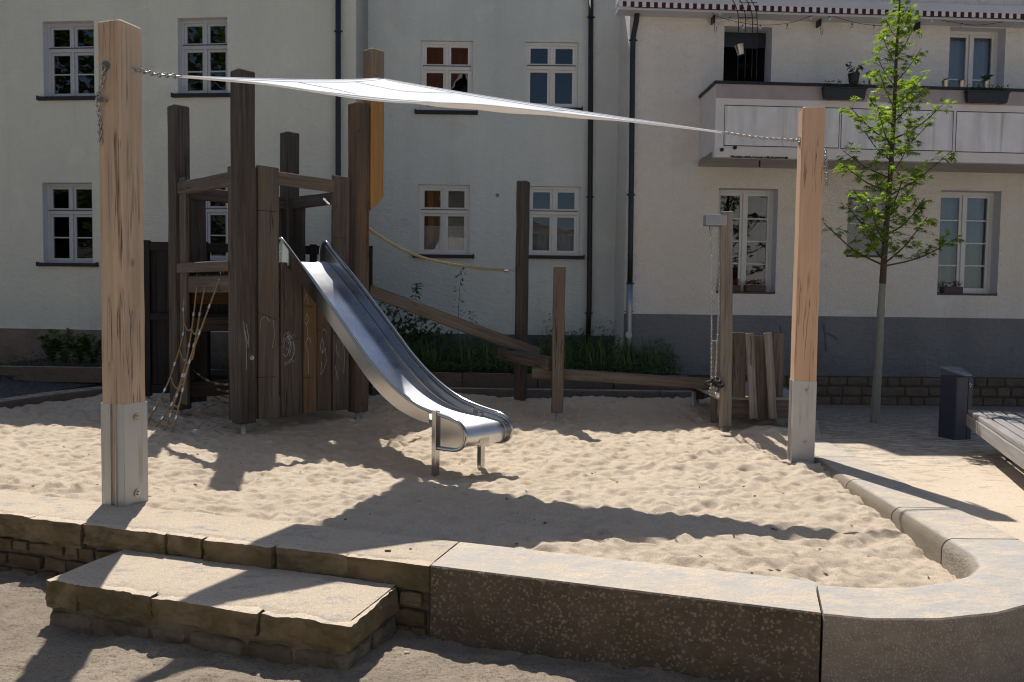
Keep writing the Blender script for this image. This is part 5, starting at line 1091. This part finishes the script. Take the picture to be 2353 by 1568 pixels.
def bucket(p, h, r, name, label, mat='galv2', tilt=0, cat='pot', group=None, sub=None):
    mb = MB(); mb.lathe([(0, 0), (r * .72, 0), (r, h), (r * 1.06, h + .004), (r * .97, h + .002), (r * .7, .01)], (0, 0, 0), 20); T = Matrix.Translation(p) @ Matrix.Rotation(tilt, 4, 'Y'); mb.v = [tuple(T @ Vector(v)) for v in mb.v]
    o = mb.build(name, M[mat], loc=tuple(p), smooth=True); md = o.modifiers.new('e', 'EDGE_SPLIT'); md.split_angle = R(50); return props(o, label, cat, group)
pb_ = FR.pt(*FR.px(1703, 127, BO + .02), BO + .02); o = bucket(pb_, .15, .065, 'metal_bucket', 'shiny metal bucket hanging tilted from the iron trellis', 'chain', R(-14), 'bucket')
mb = MB(); mb.tube([pb_ + Vector((0, 0, .15)), pb_ + Vector((.0, 0, .27)), pb_ + Vector((.01, 0, .3))], .004, 6); mb.build('handle', M['iron'], o)

# leaves -----------------------------------------------------------
def leafset(centers, dirs, size, shape='star', curl=.25, rs=None):
    rs = rs or rng; V = []; F = []
    if shape == 'star':
        ang = [-90, -52, -30, 0, 22, 50, 68, 90, 112, 130, 158, 180, 210, 232]; rad = [.10, .62, .2, .82, .28, .95, .34, 1.05, .34, .95, .28, .82, .2, .62]
        tmpl = [(0, 0, 0)] + [(math.cos(R(a)) * r, math.sin(R(a)) * r + .15, -curl * r * r) for a, r in zip(ang, rad)]; tf = [(0, i + 1, (i + 1) % 14 + 1) for i in range(14)]
    elif shape == 'oval':
        tmpl = [(0, 0, 0), (.28, .35, -.06), (.3, .75, -.1), (0, 1.25, -.25), (-.3, .75, -.1), (-.28, .35, -.06), (0, .6, .05)]; tf = [(6, i, (i + 1) % 6) for i in range(6)]
    else:
        tmpl = [(0, 0, 0), (.5, .5, 0), (0, 1, -.1), (-.5, .5, 0)]; tf = [(0, 1, 2), (0, 2, 3)]
    tm = np.array(tmpl)
    for c, d in zip(centers, dirs):
        d = Vector(d).normalized(); up = Vector((rs.uniform(-.55, .55), rs.uniform(-.55, .55), 1)).normalized(); x = d.cross(up).normalized(); z = x.cross(d); Rm = np.array(Matrix((x, d, z)).transposed()); s = size * rs.uniform(.65, 1.2)
        n = len(V) * 1; V.append((tm * s) @ Rm.T + np.array(c)); F.append(np.array(tf))
    off = 0; FF = []
    for v, f in zip(V, F): FF.append(f + off); off += len(v)
    return np.concatenate(V), np.concatenate(FF)
def potplant(p, h, spread, n, name, label, mat='leaf', size=.045, shape='oval'):
    mb = MB(); cs = []; ds = []
    t = thing(name, tuple(p), label, 'plant')
    for i in range(5):
        a = i * 1.3; q = p + Vector((math.cos(a) * spread * .5, math.sin(a) * spread * .3, h * random.uniform(.6, 1))); pts = [p, p.lerp(q, .5) + Vector((0, 0, .02)), q]; mb.tube(pts, .004, 5)
        for k in range(n // 5): u = random.uniform(.35, 1.05); c = p.lerp(q, u); cs.append(c); ds.append((random.uniform(-1, 1), random.uniform(-1, 1), random.uniform(-.5, .35)))
    mb.build('stem', M['leafdark'], t); V, F = leafset(cs, ds, size, shape); npmesh('leaves', V, F, M[mat], t, loc=tuple(p)); return t
# balcony flower boxes
for x0, x1, y0, y1, lab in ((1892, 1990, 200, 229, 'anthracite flower box hung on the balcony left of the tree, under the dark pot'), (2222, 2318, 208, 237, 'anthracite flower box hung on the balcony right of the tree')):
    O = BO + .1; a0, z1_ = FR.px(x0, y0, O); a1, z0_ = FR.px(x1, y1, O); t = thing('flower_box', tuple(FR.pt((a0 + a1) / 2, z0_, O)), lab, 'flower box', 'flower boxes on the balcony'); mb = MB(); e = .025
    mb.quad(FR.pt(a0 + e, z0_, O), FR.pt(a1 - e, z0_, O), FR.pt(a1, z1_, O + .02), FR.pt(a0, z1_, O + .02)); mb.quad(FR.pt(a0 + e, z0_, O), FR.pt(a0, z1_, O + .02), FR.pt(a0, z1_, BO + .04), FR.pt(a0 + e, z0_, BO + .04)); mb.quad(FR.pt(a1 - e, z0_, O), FR.pt(a1, z1_, O + .02), FR.pt(a1, z1_, BO + .04), FR.pt(a1 - e, z0_, BO + .04)); mb.quad(FR.pt(a0 + e, z0_, O), FR.pt(a1 - e, z0_, O), FR.pt(a1 - e, z0_, BO + .04), FR.pt(a0 + e, z0_, BO + .04)); FR.box(mb, a0 - .008, a1 + .008, z1_ - .018, z1_, BO + .035, O + .032)
    mb.build('box', M['anthr'], t, recalc=False); cs = []; ds = []
    for i in range(230):
        a = random.uniform(a0 + .02, a1 - .02); hh = random.random() ** 2 * .1; cs.append(FR.pt(a, z1_ + hh, random.uniform(BO + .05, O))); ds.append((random.uniform(-1, 1), random.uniform(-1, 1), random.uniform(-.2, 1)))
    V, F = leafset(cs, ds, .03, 'oval'); npmesh('plants', V, F, M['leafdark'], t, loc=tuple(FR.pt((a0 + a1) / 2, z0_, O)))
    mb = MB()
    for a in (a0 + .12, a1 - .12): mb.tube([FR.pt(a, z1_ + .02, BO + .02), FR.pt(a, z0_ - .012, BO + .03), FR.pt(a, z0_ - .012, O + .03), FR.pt(a, z0_ + .05, O + .035)], .004, 5)
    for k_, a in enumerate((a0 + .12, a1 - .12)):
        pass
    mb.build('wire_hanger', M['iron'], t)
ztop = zt_ + .014
def ledge(x): a, _ = FR.px(x, 190, BO - .05); return FR.pt(a, ztop, BO - .06)
o = bucket(ledge(1962), .17, .085, 'plant_pot', 'dark round plant pot standing on the balcony rail', 'anthr'); potplant(ledge(1962) + Vector((0, 0, .15)), .2, .26, 45, 'potted_plant', 'drooping green plant in the dark pot on the balcony rail', 'leafdark', .05)
for x, lab, pl_ in ((2003, 'small silver bucket pot beside the dark pot', 'bushy green herb in the silver pot beside the dark pot'), (2173, 'leftmost of the three silver pots right of the tree', 'tiny seedling in the leftmost silver pot right of the tree'), (2210, 'middle one of the three silver pots right of the tree', 'tiny seedling in the middle silver pot right of the tree'), (2266, 'silver pot directly behind the right flower box', 'leafy basil like herb in the silver pot behind the right flower box')):
    bucket(ledge(x) + Vector((0, 0, 0)), .105 if x != 2003 else .12, .052, 'silver_pot', lab, 'chain', 0, 'pot', 'silver pots on the balcony rail'); small = x in (2173, 2210); potplant(ledge(x) + Vector((0, 0, .1)), .05 if small else .16, .08 if small else .13, 10 if small else 45, 'potted_herb', pl_, 'leafgc', .03 if small else .045)
# window sill flower boxes
for r, xa, xb, cols, lab in ((HR[2], 1711, 1756, ('redflower', 'redflower'), 'brown flower box with red flowers at the right of the tall dark window'), (HR[2], 1655, 1698, ('redflower', 'redflower'), 'brown flower box with red flowers half hidden behind the grey post'), (HR[4], 2163, 2206, ('whitefl', 'violet'), 'brown flower box with white and violet pansies')):
    a0, _ = FR.px(xa, 660, -.12); a1, _ = FR.px(xb, 660, -.12); a0 = max(a0, r[0] + .01); z0_ = r[2] + .004; p = FR.pt((a0 + a1) / 2, z0_, -.1); t = thing('flower_box', tuple(p), lab, 'flower box'); mb = MB(); FR.box(mb, a0, a1, z0_, z0_ + .11, -.17, -.03); mb.build('box', M['brownbox'], t, bevel=.008)
    cs = [FR.pt(random.uniform(a0, a1), z0_ + .11 + random.uniform(0, .07), random.uniform(-.17, -.03)) for _ in range(70)]; V, F = leafset(cs, [(random.uniform(-1, 1), random.uniform(-1, 1), random.uniform(-.3, .8)) for _ in cs], .035, 'oval'); npmesh('leaves', V, F, M['leafgc'], t, loc=tuple(p))
    for k, cm in enumerate(cols):
        ca = a0 + (a1 - a0) * (.25 + .5 * k); cs = [FR.pt(ca + random.uniform(-.06, .06), z0_ + .15 + random.uniform(-.04, .06), random.uniform(-.1, -.02)) for _ in range(26)]; V, F = leafset(cs, [(random.uniform(-1, 1), random.uniform(-1, .2), random.uniform(-1, 1)) for _ in cs], .03, 'oval'); npmesh('blossoms', V, F, M[cm], t, loc=tuple(p))

# ------------------------------------------------------------------ young tree
TY = 9.95
def tpx(x, y, dy=0): return at_depth(x, y, TY + dy)
tree = thing('young_tree', tuple(at_depth(2010, 978, TY)), 'young slender tree with bright star shaped leaves in front of the roughcast house', 'tree')
trunk = [(2009, 990), (2012, 930), (2019, 820), (2025, 700), (2028, 652)]; up_ = [(2028, 652), (2031, 600), (2038, 500), (2046, 400), (2052, 300), (2056, 220), (2060, 120), (2066, 30), (2069, -25)]
mb = MB(); mb.tube(smoothpath([tpx(*q) for q in trunk], 6), [.062 - .026 * i / 24 + .002 * math.sin(i * 2.3) for i in range(25)], 12, cap=False); mb.build('trunk', M['barkpale'], tree, smooth=True)
mb = MB(); sp_ = smoothpath([tpx(*q) for q in up_], 5); mb.tube(sp_, [.038 * (1 - i / len(sp_)) ** .8 + .004 for i in range(len(sp_))], 9); mb.build('upper_stem', M['bark'], tree, smooth=True)
limbs = [((2030, 610), (1893, 513), -.2), ((2031, 612), (2198, 548), .1), ((2032, 606), (2130, 500), -.4), ((2031, 600), (1990, 525), .4), ((2034, 560), (1945, 470), .3), ((2036, 540), (2125, 455), .5), ((2038, 505), (1960, 435), -.4), ((2040, 500), (2125, 385), .2), ((2042, 470), (2010, 400), .4), ((2043, 450), (2185, 348), -.1), ((2044, 440), (1937, 378), -.2), ((2046, 410), (1935, 345), .1), ((2046, 400), (2090, 330), -.3),
    ((2048, 370), (1985, 300), .3), ((2049, 360), (2130, 290), -.2), ((2051, 330), (1952, 245), -.1), ((2052, 320), (2165, 243), .15), ((2053, 290), (1990, 215), .2), ((2054, 280), (2120, 205), -.2), ((2055, 250), (2020, 165), -.1), ((2056, 240), (2125, 170), .2), ((2057, 200), (2015, 130), .1), ((2058, 190), (2118, 110), -.1), ((2060, 150), (2028, 85), .1), ((2061, 130), (2108, 45), .1), ((2063, 90), (2035, 45), -.1), ((2065, 60), (2085, 15), .1), ((2042, 480), (2075, 410), -.5), ((2036, 560), (2000, 470), -.5), ((2050, 340), (2020, 260), -.4), ((2054, 260), (2085, 190), .4)]
cs = []; ds = []; mb = MB(); random.seed(21)
for (a, b, dz) in limbs:
    A, B = tpx(*a), tpx(*b, dz * 2.0); L = (B - A).length; mid = A.lerp(B, .5) - Vector((0, 0, .06 * L)); pts = smoothpath([A, mid, B], 6); mb.tube(pts, [.011 * min(1, L) * (1 - .8 * i / 12) + .002 for i in range(13)], 6)
    for k in range(int(5 + L * 12)):
        u = random.uniform(.22, 1) ** .8; p = pts[min(12, int(u * 12))]; tw = Vector((random.uniform(-1, 1), random.uniform(-1, 1), random.uniform(-.3, .8))).normalized() * random.uniform(.05, .17); mb.tube([p, p + tw], [.0025, .0015], 4, cap=False)
        for q in range(random.randint(3, 5)):
            c = p + tw * random.uniform(.6, 1.15) + Vector((random.uniform(-.04, .04), random.uniform(-.04, .04), random.uniform(-.03, .03))); d = (tw.normalized() + Vector((random.uniform(-.7, .7), random.uniform(-.7, .7), random.uniform(-.9, .1)))); cs.append(c); ds.append(d)
for i, p in enumerate(sp_):
    if i > 6:
        for k in range(9 if i < 34 else 10): d = Vector((random.uniform(-1, 1), random.uniform(-1, 1), random.uniform(-.1, .6))); cs.append(p + d.normalized() * random.uniform(.03, .19 if i < 30 else .10)); ds.append(d + Vector((0, 0, -.3)))
mb.build('limbs', M['bark'], tree, smooth=True)
V, F = leafset(cs, ds, .070, 'star', .22); npmesh('crown', V, F, M['leaf'], tree, loc=tuple(at_depth(2050, 300, TY)))
cone = MB()
for x, y in ((2119, 417), (2168, 475), (2130, 740), (1340, 30)): pass

# ------------------------------------------------------------------ bin and bench
bt = thing('litter_bin', (5.05, 8.85, .11), 'dark blue grey square litter bin with an angled flap on top', 'bin')
bx_ = at_height(2210, 1012, .112); cxb, cyb = bx_.x + .0, bx_.y + .15; TB = Matrix.Translation((cxb, cyb, 0)) @ Matrix.Rotation(R(18), 4, 'Z'); zbt_ = at_depth(2200, 866, cyb - .1).z
mb = MB(); hw = .118; mb.box(-hw, hw, -hw, hw, .09, zbt_, TB); mb.build('body', M['bin'], bt, bevel=.012)
mb = MB(); mb.box(hw * .35, hw * .38, -hw - .003, -hw + .001, .12, zbt_ - .01, TB); mb.build('door_seam', M['room'], bt)
mb = MB(); zl = zbt_ + .005; v = [TB @ Vector(q) for q in ((-hw, hw * .9, zl + .13), (hw, hw * .9, zl + .115), (hw * .8, -hw * .6, zl), (-hw * .2, -hw * .95, zl), (-hw * .9, .02, zl + .02))]
v = [TB @ Vector(q) for q in ((-hw * 1.05, hw, zl + .085), (hw * 1.1, hw * .7, zl + .08), (hw * .95, -hw * .85, zl + .002), (-hw * .1, -hw, zl + .002))]; mb.quad(*v); mb.quad(*[p + Vector((0, 0, .012)) for p in v]); mb.quad(v[3], v[0], v[0] + Vector((0, 0, .012)), v[3] + Vector((0, 0, .012))); mb.quad(v[2], v[3], v[3] + Vector((0, 0, .012)), v[2] + Vector((0, 0, .012))); mb.build('flap', M['binlid'], bt, recalc=False)
mb = MB(); mb.quad(TB @ Vector((-hw, hw * .9, zbt_)), TB @ Vector((-hw, hw * .9, zl + .08)), TB @ Vector((-hw * .2, -hw * .9, zbt_))); mb.build('flap_side', M['bin'], bt, recalc=False)
mb = MB(); a = TB @ Vector((hw * .55, -hw - .004, zbt_ - .12)); 
for dx, dz in ((0, 0), (.012, .02), (-.006, .03)): mb.quad(a + Vector((dx, 0, dz)), a + Vector((dx + .012, 0, dz + .012)), a + Vector((dx + .008, 0, dz + .022)), a + Vector((dx - .006, 0, dz + .008)))
mb.build('torn_sticker', M['frame'], bt, recalc=False)
bn = thing('bench', (5.6, 7.9, .11), 'broad slatted timber bench platform entering at the right edge, half in sun', 'bench')
B0 = at_height(2222, 942, .52); B1 = at_height(2353, 1034, .50); bd = (B1 - B0); bd.z = 0; bd.normalize(); bnrm = Vector((-bd.y, bd.x, 0)); bnrm = bnrm if bnrm.x > 0 else -bnrm; bang = math.atan2(bd.y, bd.x)
for i in range(13):
    q = B0 + bnrm * (.05 + i * .105) + Vector((0, 0, -.02)); e = q + bd * 3.0; timber('slat', (q.x, q.y, .50), (e.x, e.y, .50), .084, .045, M['deck'], bn, ch=.006, rings=8, label='outer edge slat' if i == 0 else None)
q = B0 + bnrm * .02 ; e = q + bd * 3; timber('edge_beam', (q.x, q.y, .41), (e.x, e.y, .41), .05, .13, M['deck'], bn, ch=.008, rings=8)
q = B0 + bd * .03; e = q + bnrm * 1.25; timber('edge_beam', (q.x, q.y, .41), (e.x, e.y, .41), .05, .13, M['greyb'], bn, ch=.008, rings=6)
for s_ in (.62, 2.3):
    for o_ in (.30, 1.0): q = B0 + bd * s_ + bnrm * o_; mb = MB(); mb.box(q.x - .045, q.x + .045, q.y - .045, q.y + .045, .05, .40); mb.build('leg', M['bin'], bn, bevel=.005)

# ------------------------------------------------------------------ planted strip, weeds, shrubs
pln = thing('planter_edge', (0, 11.9, .3), 'low dark stone edging of the planted strip behind the sandpit', 'planter')
mb = MB(); xs_ = [-4.6, -3.1, -1.9, -.75, .4, 1.55, 2.7]
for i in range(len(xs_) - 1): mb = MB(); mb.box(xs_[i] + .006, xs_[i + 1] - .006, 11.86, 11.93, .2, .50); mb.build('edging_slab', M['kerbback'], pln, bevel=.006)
mb = MB(); mb.box(-4.6, 2.7, 11.93, 13.75, .2, .46); props(mb.build('planting_bed', M['soil']), kind='structure')
random.seed(5); cs = []; ds = []
for i in range(19000):
    x = random.uniform(-4.5, 2.62); y = 11.88 + 1.75 * random.random(); h_ = .52 + .30 * (mnoise.noise(Vector((x * 2.2, y * 2, 3))) + .8) * (.3 + .62 * (y - 11.86)); h_ += (.16 if x > .5 else .06) * (.3 + .9 * (y - 11.86)); cs.append((x, y - .03, .46 + (h_ - .46) * random.uniform(.3, 1.05))); ds.append((random.uniform(-1, 1), random.uniform(-1, .6), random.uniform(-.3, .6)))
V, F = leafset(cs, ds, .042, 'oval'); props(npmesh('ground_cover', V, F, M['leafgc']), 'low green ground cover filling the strip along the houses', 'plants', kind='stuff')
# grass stems in the strip
mb = MB()
for i in range(620):
    x = random.choice([random.uniform(-1.9, .4), random.uniform(.4, 2.5)]); y = random.uniform(12.0, 13.1); h_ = random.uniform(.25, .62); lx = random.uniform(-.1, .1); w_ = .004
    mb.quad((x - w_, y, .5), (x + w_, y, .5), (x + lx * .4 + w_ * .8, y, .5 + h_ * .6), (x + lx, y, .5 + h_))
props(mb.build('tall_grass', M['leafgc'], recalc=False), 'thin grass blades standing in the planted strip', 'grass', kind='stuff')
def stemplant(pts, leafn, size, label, u0=.35, mat='leafdark', name='tall_weed', shape='oval', sway=.06, cat='plant', r=.006, Yd=12.3):
    P_ = [at_depth(x, y, Yd) for x, y in pts]; t = thing(name, tuple(P_[0]), label, cat); sp = smoothpath(P_, 5); mb = MB(); mb.tube(sp, [r * (1 - .7 * i / len(sp)) for i in range(len(sp))], 6); mb.build('stem', M['bark'], t, smooth=True); cs = []; ds = []
    for k in range(leafn): u = random.uniform(u0, 1); p = sp[min(len(sp) - 1, int(u * len(sp)))]; d = Vector((random.uniform(-1, 1), random.uniform(-.6, .6), random.uniform(-.4, .5))); cs.append(p + d.normalized() * random.uniform(0, sway)); ds.append(d)
    V, F = leafset(cs, ds, size, shape); npmesh('leaves', V, F, M[mat], t, loc=tuple(P_[0])); return t
stemplant([(1052, 800), (1053, 740), (1055, 690), (1058, 650), (1062, 618)], 60, .05, 'tall thin sapling against the middle house, left of the tall dark post', .05, sway=.07)
stemplant([(958, 800), (955, 740), (953, 690), (962, 655)], 70, .06, 'leafy weed rising above the sloping beam, left of the thin sapling', .3)
stemplant([(1088, 800), (1088, 760), (1084, 720)], 30, .05, 'short weed just right of the thin sapling', .3)
bsh = thing('shrub', tuple(at_depth(950, 800, 12.2)), 'dark large leaved shrub below the sloping beam beside the slide', 'shrub'); random.seed(8); cs = []; ds = []; mb = MB()
for a, b in (((930, 800), (880, 695)), ((935, 800), (910, 700)), ((945, 800), (935, 710)), ((955, 800), (985, 715)), ((960, 800), (1015, 740)), ((950, 800), (960, 730)), ((925, 800), (870, 730)), ((965, 800), (1035, 770)), ((920, 810), (860, 760))):
    A, B = at_depth(*a, 12.2), at_depth(*b, 12.15 + random.uniform(-.1, .2)); mid = A.lerp(B, .5) + Vector((0, 0, .08)); pts = smoothpath([A, mid, B], 6); mb.tube(pts, .005, 5)
    for k in range(44): u = random.uniform(.2, 1.05); p = A.lerp(B, u) + Vector((random.uniform(-.09, .09), random.uniform(-.1, .1), random.uniform(-.05, .09))); cs.append(p); ds.append((random.uniform(-1, 1), random.uniform(-1, .3), random.uniform(-.8, .1)))
mb.build('stems', M['bark'], bsh); V, F = leafset(cs, ds, .085, 'oval'); npmesh('leaves', V, F, M['leafdark'], bsh, loc=tuple(at_depth(950, 800, 12.2)))
# ferns and weeds at the left house
def fern(x, y, Yd, h_, n, label):
    p = at_depth(x, y, Yd); t = thing('fern', tuple(p), label, 'fern', 'ferns at the foot of the left house'); cs = []; ds = []; mb = MB()
    for i in range(n):
        a = random.uniform(0, 6.28); l = h_ * random.uniform(.6, 1.1); q = p + Vector((math.cos(a) * l * .45, math.sin(a) * l * .3, l * .95)); m_ = p.lerp(q, .55) + Vector((0, 0, l * .12)); sp = smoothpath([p, m_, q], 6); mb.tube(sp, .003, 4)
        for k in range(2, len(sp)):
            for sgn in (-1, 1): cs.append(sp[k]); ds.append(((q - p).cross(Vector((0, 1, .3))).normalized() * sgn + Vector((0, 0, .35))))
    mb.build('stems', M['leafdark'], t); V, F = leafset(cs, ds, .055, 'oval'); npmesh('fronds', V, F, M['leafgc'], t, loc=tuple(p))
random.seed(3)
for x, y, h_, lab in ((120, 835, .42, 'leftmost fern at the foot of the left house'), (150, 838, .52, 'tallest fern at the foot of the left house'), (185, 838, .45, 'dark fern left of the front oak post'), (215, 840, .48, 'fern half hidden behind the front oak post'), (255, 842, .5, 'fern seen nowhere but between the front oak post and the wall')):
    if x < 250: fern(x, y, 11.95, h_, 16, lab)
mb = MB(); a = at_depth(-60, 838, 11.75); b = at_depth(330, 846, 11.7); mb.box(a.x, b.x, 11.62, 11.72, .3, .53); o = mb.build('bed_edging', M['kerbback'], bevel=.01); props(o, 'low kerb of the dark bed along the left house', 'kerb')
mb = MB(); mb.box(a.x, b.x, 11.72, 13.9, .3, .50); props(mb.build('planting_bed', M['soil']), kind='structure')
cs = []; ds = []
for i in range(1500): cs.append((random.uniform(-8, -4.9), random.uniform(11.72, 12.9), .5 + random.random() ** 2 * .16)); ds.append((random.uniform(-1, 1), random.uniform(-1, .6), random.uniform(-.2, .8)))
V, F = leafset(cs, ds, .035, 'oval'); props(npmesh('ground_cover', V, F, M['leafdark']), 'dark low weeds in the bed along the left house', 'plants', kind='stuff')

# ------------------------------------------------------------------ dead leaves and pebbles on the sand
depsg = {}
Vs = np.empty(len(sand.data.vertices) * 3); sand.data.vertices.foreach_get('co', Vs); Vs = Vs.reshape(-1, 3)
def sandh(x, y): d = (Vs[:, 0] - x) ** 2 + (Vs[:, 1] - y) ** 2; return Vs[d.argmin(), 2]
random.seed(33)
lf = None
for i in range(110):
    x_, y_ = random.uniform(60, 2150), random.uniform(985, 1330); p = at_height(x_, y_, .03)
    if not inpoly(np.array([p.x]), np.array([p.y]), inner)[0]: continue
    z = sandh(p.x, p.y) + .006; s = random.uniform(.010, .022); mb = MB(); a = random.uniform(0, 3.14); T = Matrix.Translation((p.x, p.y, z)) @ Matrix.Rotation(a, 4, 'Z') @ Matrix.Rotation(random.uniform(-.6, .6), 4, 'X')
    pts = [T @ Vector(q) for q in ((-s, 0, .002), (-.3 * s, -.45 * s, 0), (s, 0, .004), (-.2 * s, .4 * s, .003))]; mb.quad(*pts); mb.quad(*[q - Vector((0, 0, .003)) for q in pts]); o = mb.build('dead_leaf', M['deadleaf'], loc=(p.x, p.y, z)); props(o, 'tiny dry brown leaf lying on the sand', 'leaf', 'dry leaves scattered on the sand')
for (x_, y_, lab, s) in ((1135, 1614, 'brown pebble on top of the low wall left of the smooth block', .022), (1201, 1608, 'small pebble on the wall top right of the brown pebble', .010)):
    p = at_height(x_ / 1.2737, y_ / 1.2737, .125); o = rock('pebble', (s * 1.6, s, s * .8), M['steptone'] if s > .02 else M['pebble'], None, Matrix.Translation(p + Vector((0, 0, .004))), 7, 3, .002, .006); props(o, lab, 'pebble')
p = at_height(1191 / 1.2737, 1912 / 1.2737, -.26); o = rock('pebble', (.03, .022, .016), M['pebble'], None, Matrix.Translation(p), 9, 3, .002, .006); props(o, 'pale pebble on the shaded ground right of the stone step', 'pebble')
p = at_height(1681, 1002, .11); p.z = sandh(p.x, p.y) + .012; mb = MB(); mb.lathe([(0, .003), (.02, 0), (.0, -.002)], p, 8); o = mb.build('yellow_petal', M['yellowleaf'], loc=tuple(p)); props(o, 'bright yellow petal on the sand by the platform post', 'petal')

# ------------------------------------------------------------------ the other side of the square (behind the viewer, seen in window reflections)
FO = Facade(-2, -13.5, 0)
ho = thing('house', (-6, -14, 0), 'white sunlit house with a red tiled roof on the far side of the square', 'house')
def obx(mb, x0, x1, y0, y1, z0, z1): mb.box(x0, x1, y0, y1, z0, z1)
mb = MB(); mb.box(-12, .3, -16, -9.5, -.4, 8.4); mb.build('wall', M['pl_opp'], ho)
mb = MB(); mb.quad((-12.3, -9.1, 8.3), (.5, -9.1, 8.3), (.5, -12.8, 14.6), (-12.3, -12.8, 14.6)); mb.quad((-12.3, -16.4, 8.3), (.5, -16.4, 8.3), (.5, -12.8, 14.6), (-12.3, -12.8, 14.6)); mb.quad((-12, -9.3, 8.3), (-12, -16, 8.3), (-12, -12.8, 14.5)); mb.quad((.3, -9.3, 8.3), (.3, -16, 8.3), (.3, -12.8, 14.5)); mb.build('roof', M['tile'], ho, recalc=False)
for dx in (-9.5, -6.0, -2.45):
    mb = MB(); mb.box(dx - .7, dx + .7, -12, -9.9, 9.4, 11.0); mb.quad((dx - .7, -9.9, 11.0), (dx + .7, -9.9, 11.0), (dx, -9.9, 12.1)); dm = mb.build('dormer', M['black'], ho)
    mb = MB(); mb.quad((dx - .95, -9.7, 10.8), (dx, -9.7, 12.25), (dx, -12.5, 12.25), (dx - .95, -12.5, 10.8)); mb.quad((dx + .95, -9.7, 10.8), (dx, -9.7, 12.25), (dx, -12.5, 12.25), (dx + .95, -12.5, 10.8)); mb.build('dormer_roof', M['tile'], dm, recalc=False)
    mb = MB()
    for sg in (-1, 1): mb.quad((dx + sg * .95, -9.68, 10.72), (dx, -9.68, 12.15), (dx, -9.68, 12.32), (dx + sg * 1.07, -9.68, 10.72))
    mb.build('barge_board', M['frame'], dm, recalc=False)
for i in range(5):
    for z in (1.2, 4.6): mb = MB(); mb.box(-11 + i * 2.4, -9.9 + i * 2.4, -9.52, -9.46, z, z + 1.7); mb.build('window', M['room'], ho)
ho2 = thing('house', (14, -11, 0), 'low white house beside the red roofed one across the square', 'house'); mb = MB(); mb.box(7.5, 22, -16, -10.5, -.4, 7); mb.build('wall', M['pl_opp'], ho2); mb = MB(); mb.box(7.3, 22.2, -16.2, -10.3, 7, 7.3); mb.build('roof', M['black'], ho2)
ho3 = thing('house', (-28, -9, 0), 'pinkish rendered house beyond the trees, far left across the square', 'house'); mb = MB(); mb.box(-40, -19, -16, -9, -.4, 6.5); mb.build('wall', M['pl_opp'], ho3); mb = MB(); mb.box(-40.2, -18.8, -16.2, -8.8, 6.5, 6.9); mb.build('roof', M['tile'], ho3)
for i in range(6): mb = MB(); mb.box(-37 + i * 3, -35.8 + i * 3, -9.04, -8.97, 1.6, 3.6); mb.build('window', M['room'], ho3)
ho4 = thing('shed', (3.6, -12, 0), 'low dark roofed shed in the gap between the houses across the square', 'shed'); mb = MB(); mb.box(.5, 7.4, -14, -11.5, -.4, 3.4); mb.build('wall', M['pl_plinth'], ho4); mb = MB(); mb.quad((.4, -11.2, 3.3), (7.5, -11.2, 3.3), (7.5, -13, 5.2), (.4, -13, 5.2)); mb.quad((.4, -14.4, 3.3), (7.5, -14.4, 3.3), (7.5, -13, 5.2), (.4, -13, 5.2)); mb.build('roof', M['black'], ho4, recalc=False)
mb = MB(); mb.quad((1.0, -8.6, 2.5), (3.4, -8.6, 2.5), (3.2, -10.4, 3.3), (1.2, -10.4, 3.3)); mb.build('canopy', M['sail'], ho4, recalc=False)
for i in range(4): mb = MB(); mb.box(9 + i * 3.2, 10.1 + i * 3.2, -10.52, -10.46, 1.3, 3.4); mb.build('window', M['room'], ho2)
def bigtree(x, y, h_, rr, label, seed):
    random.seed(seed); t = thing('broadleaf_tree', (x, y, -.3), label, 'tree'); mb = MB(); mb.tube([(x, y, -.4), (x + .1, y, h_ * .35), (x - .1, y + .1, h_ * .7)], [.28, .2, .08], 10)
    for k in range(9): a = k * .7; mb.tube([(x, y, h_ * (.3 + .04 * k)), (x + math.cos(a) * rr * .7, y + math.sin(a) * rr * .7, h_ * (.45 + .05 * k))], [.09, .02], 6)
    mb.build('trunk', M['bark'], t); cs = []; ds = []
    cl = [Vector((x + random.gauss(0, rr * .45), y + random.gauss(0, rr * .45), h_ * .62 + random.gauss(0, h_ * .17))) for _ in range(46)]
    for c in cl:
        for k in range(130): v_ = Vector((random.gauss(0, 1), random.gauss(0, 1), random.gauss(0, .7))).normalized() * random.uniform(.5, 1) * rr * .3; cs.append(c + v_); ds.append((random.uniform(-1, 1), random.uniform(-1, 1), random.uniform(-.5, .5)))
    V, F = leafset(cs, ds, .34, 'quad'); npmesh('crown', V, F, M['leaftree'], t, loc=(x, y, 0))
bigtree(-15.5, -8.5, 18, 5.0, 'broad leafy tree across the square, left of the red roofed house', 1); bigtree(-22, -2, 19, 5.6, 'tallest leafy tree far left across the square', 2); bigtree(5.2, -9.0, 8.5, 2.0, 'small leafy tree between the two houses across the square', 4)
bigtree(-16.5, -1.5, 8.5, 2.6, 'medium leafy tree nearest on the left across the square', 6); bigtree(-24, -5, 8.0, 2.4, 'smaller leafy tree in front of the pinkish house across the square', 7)
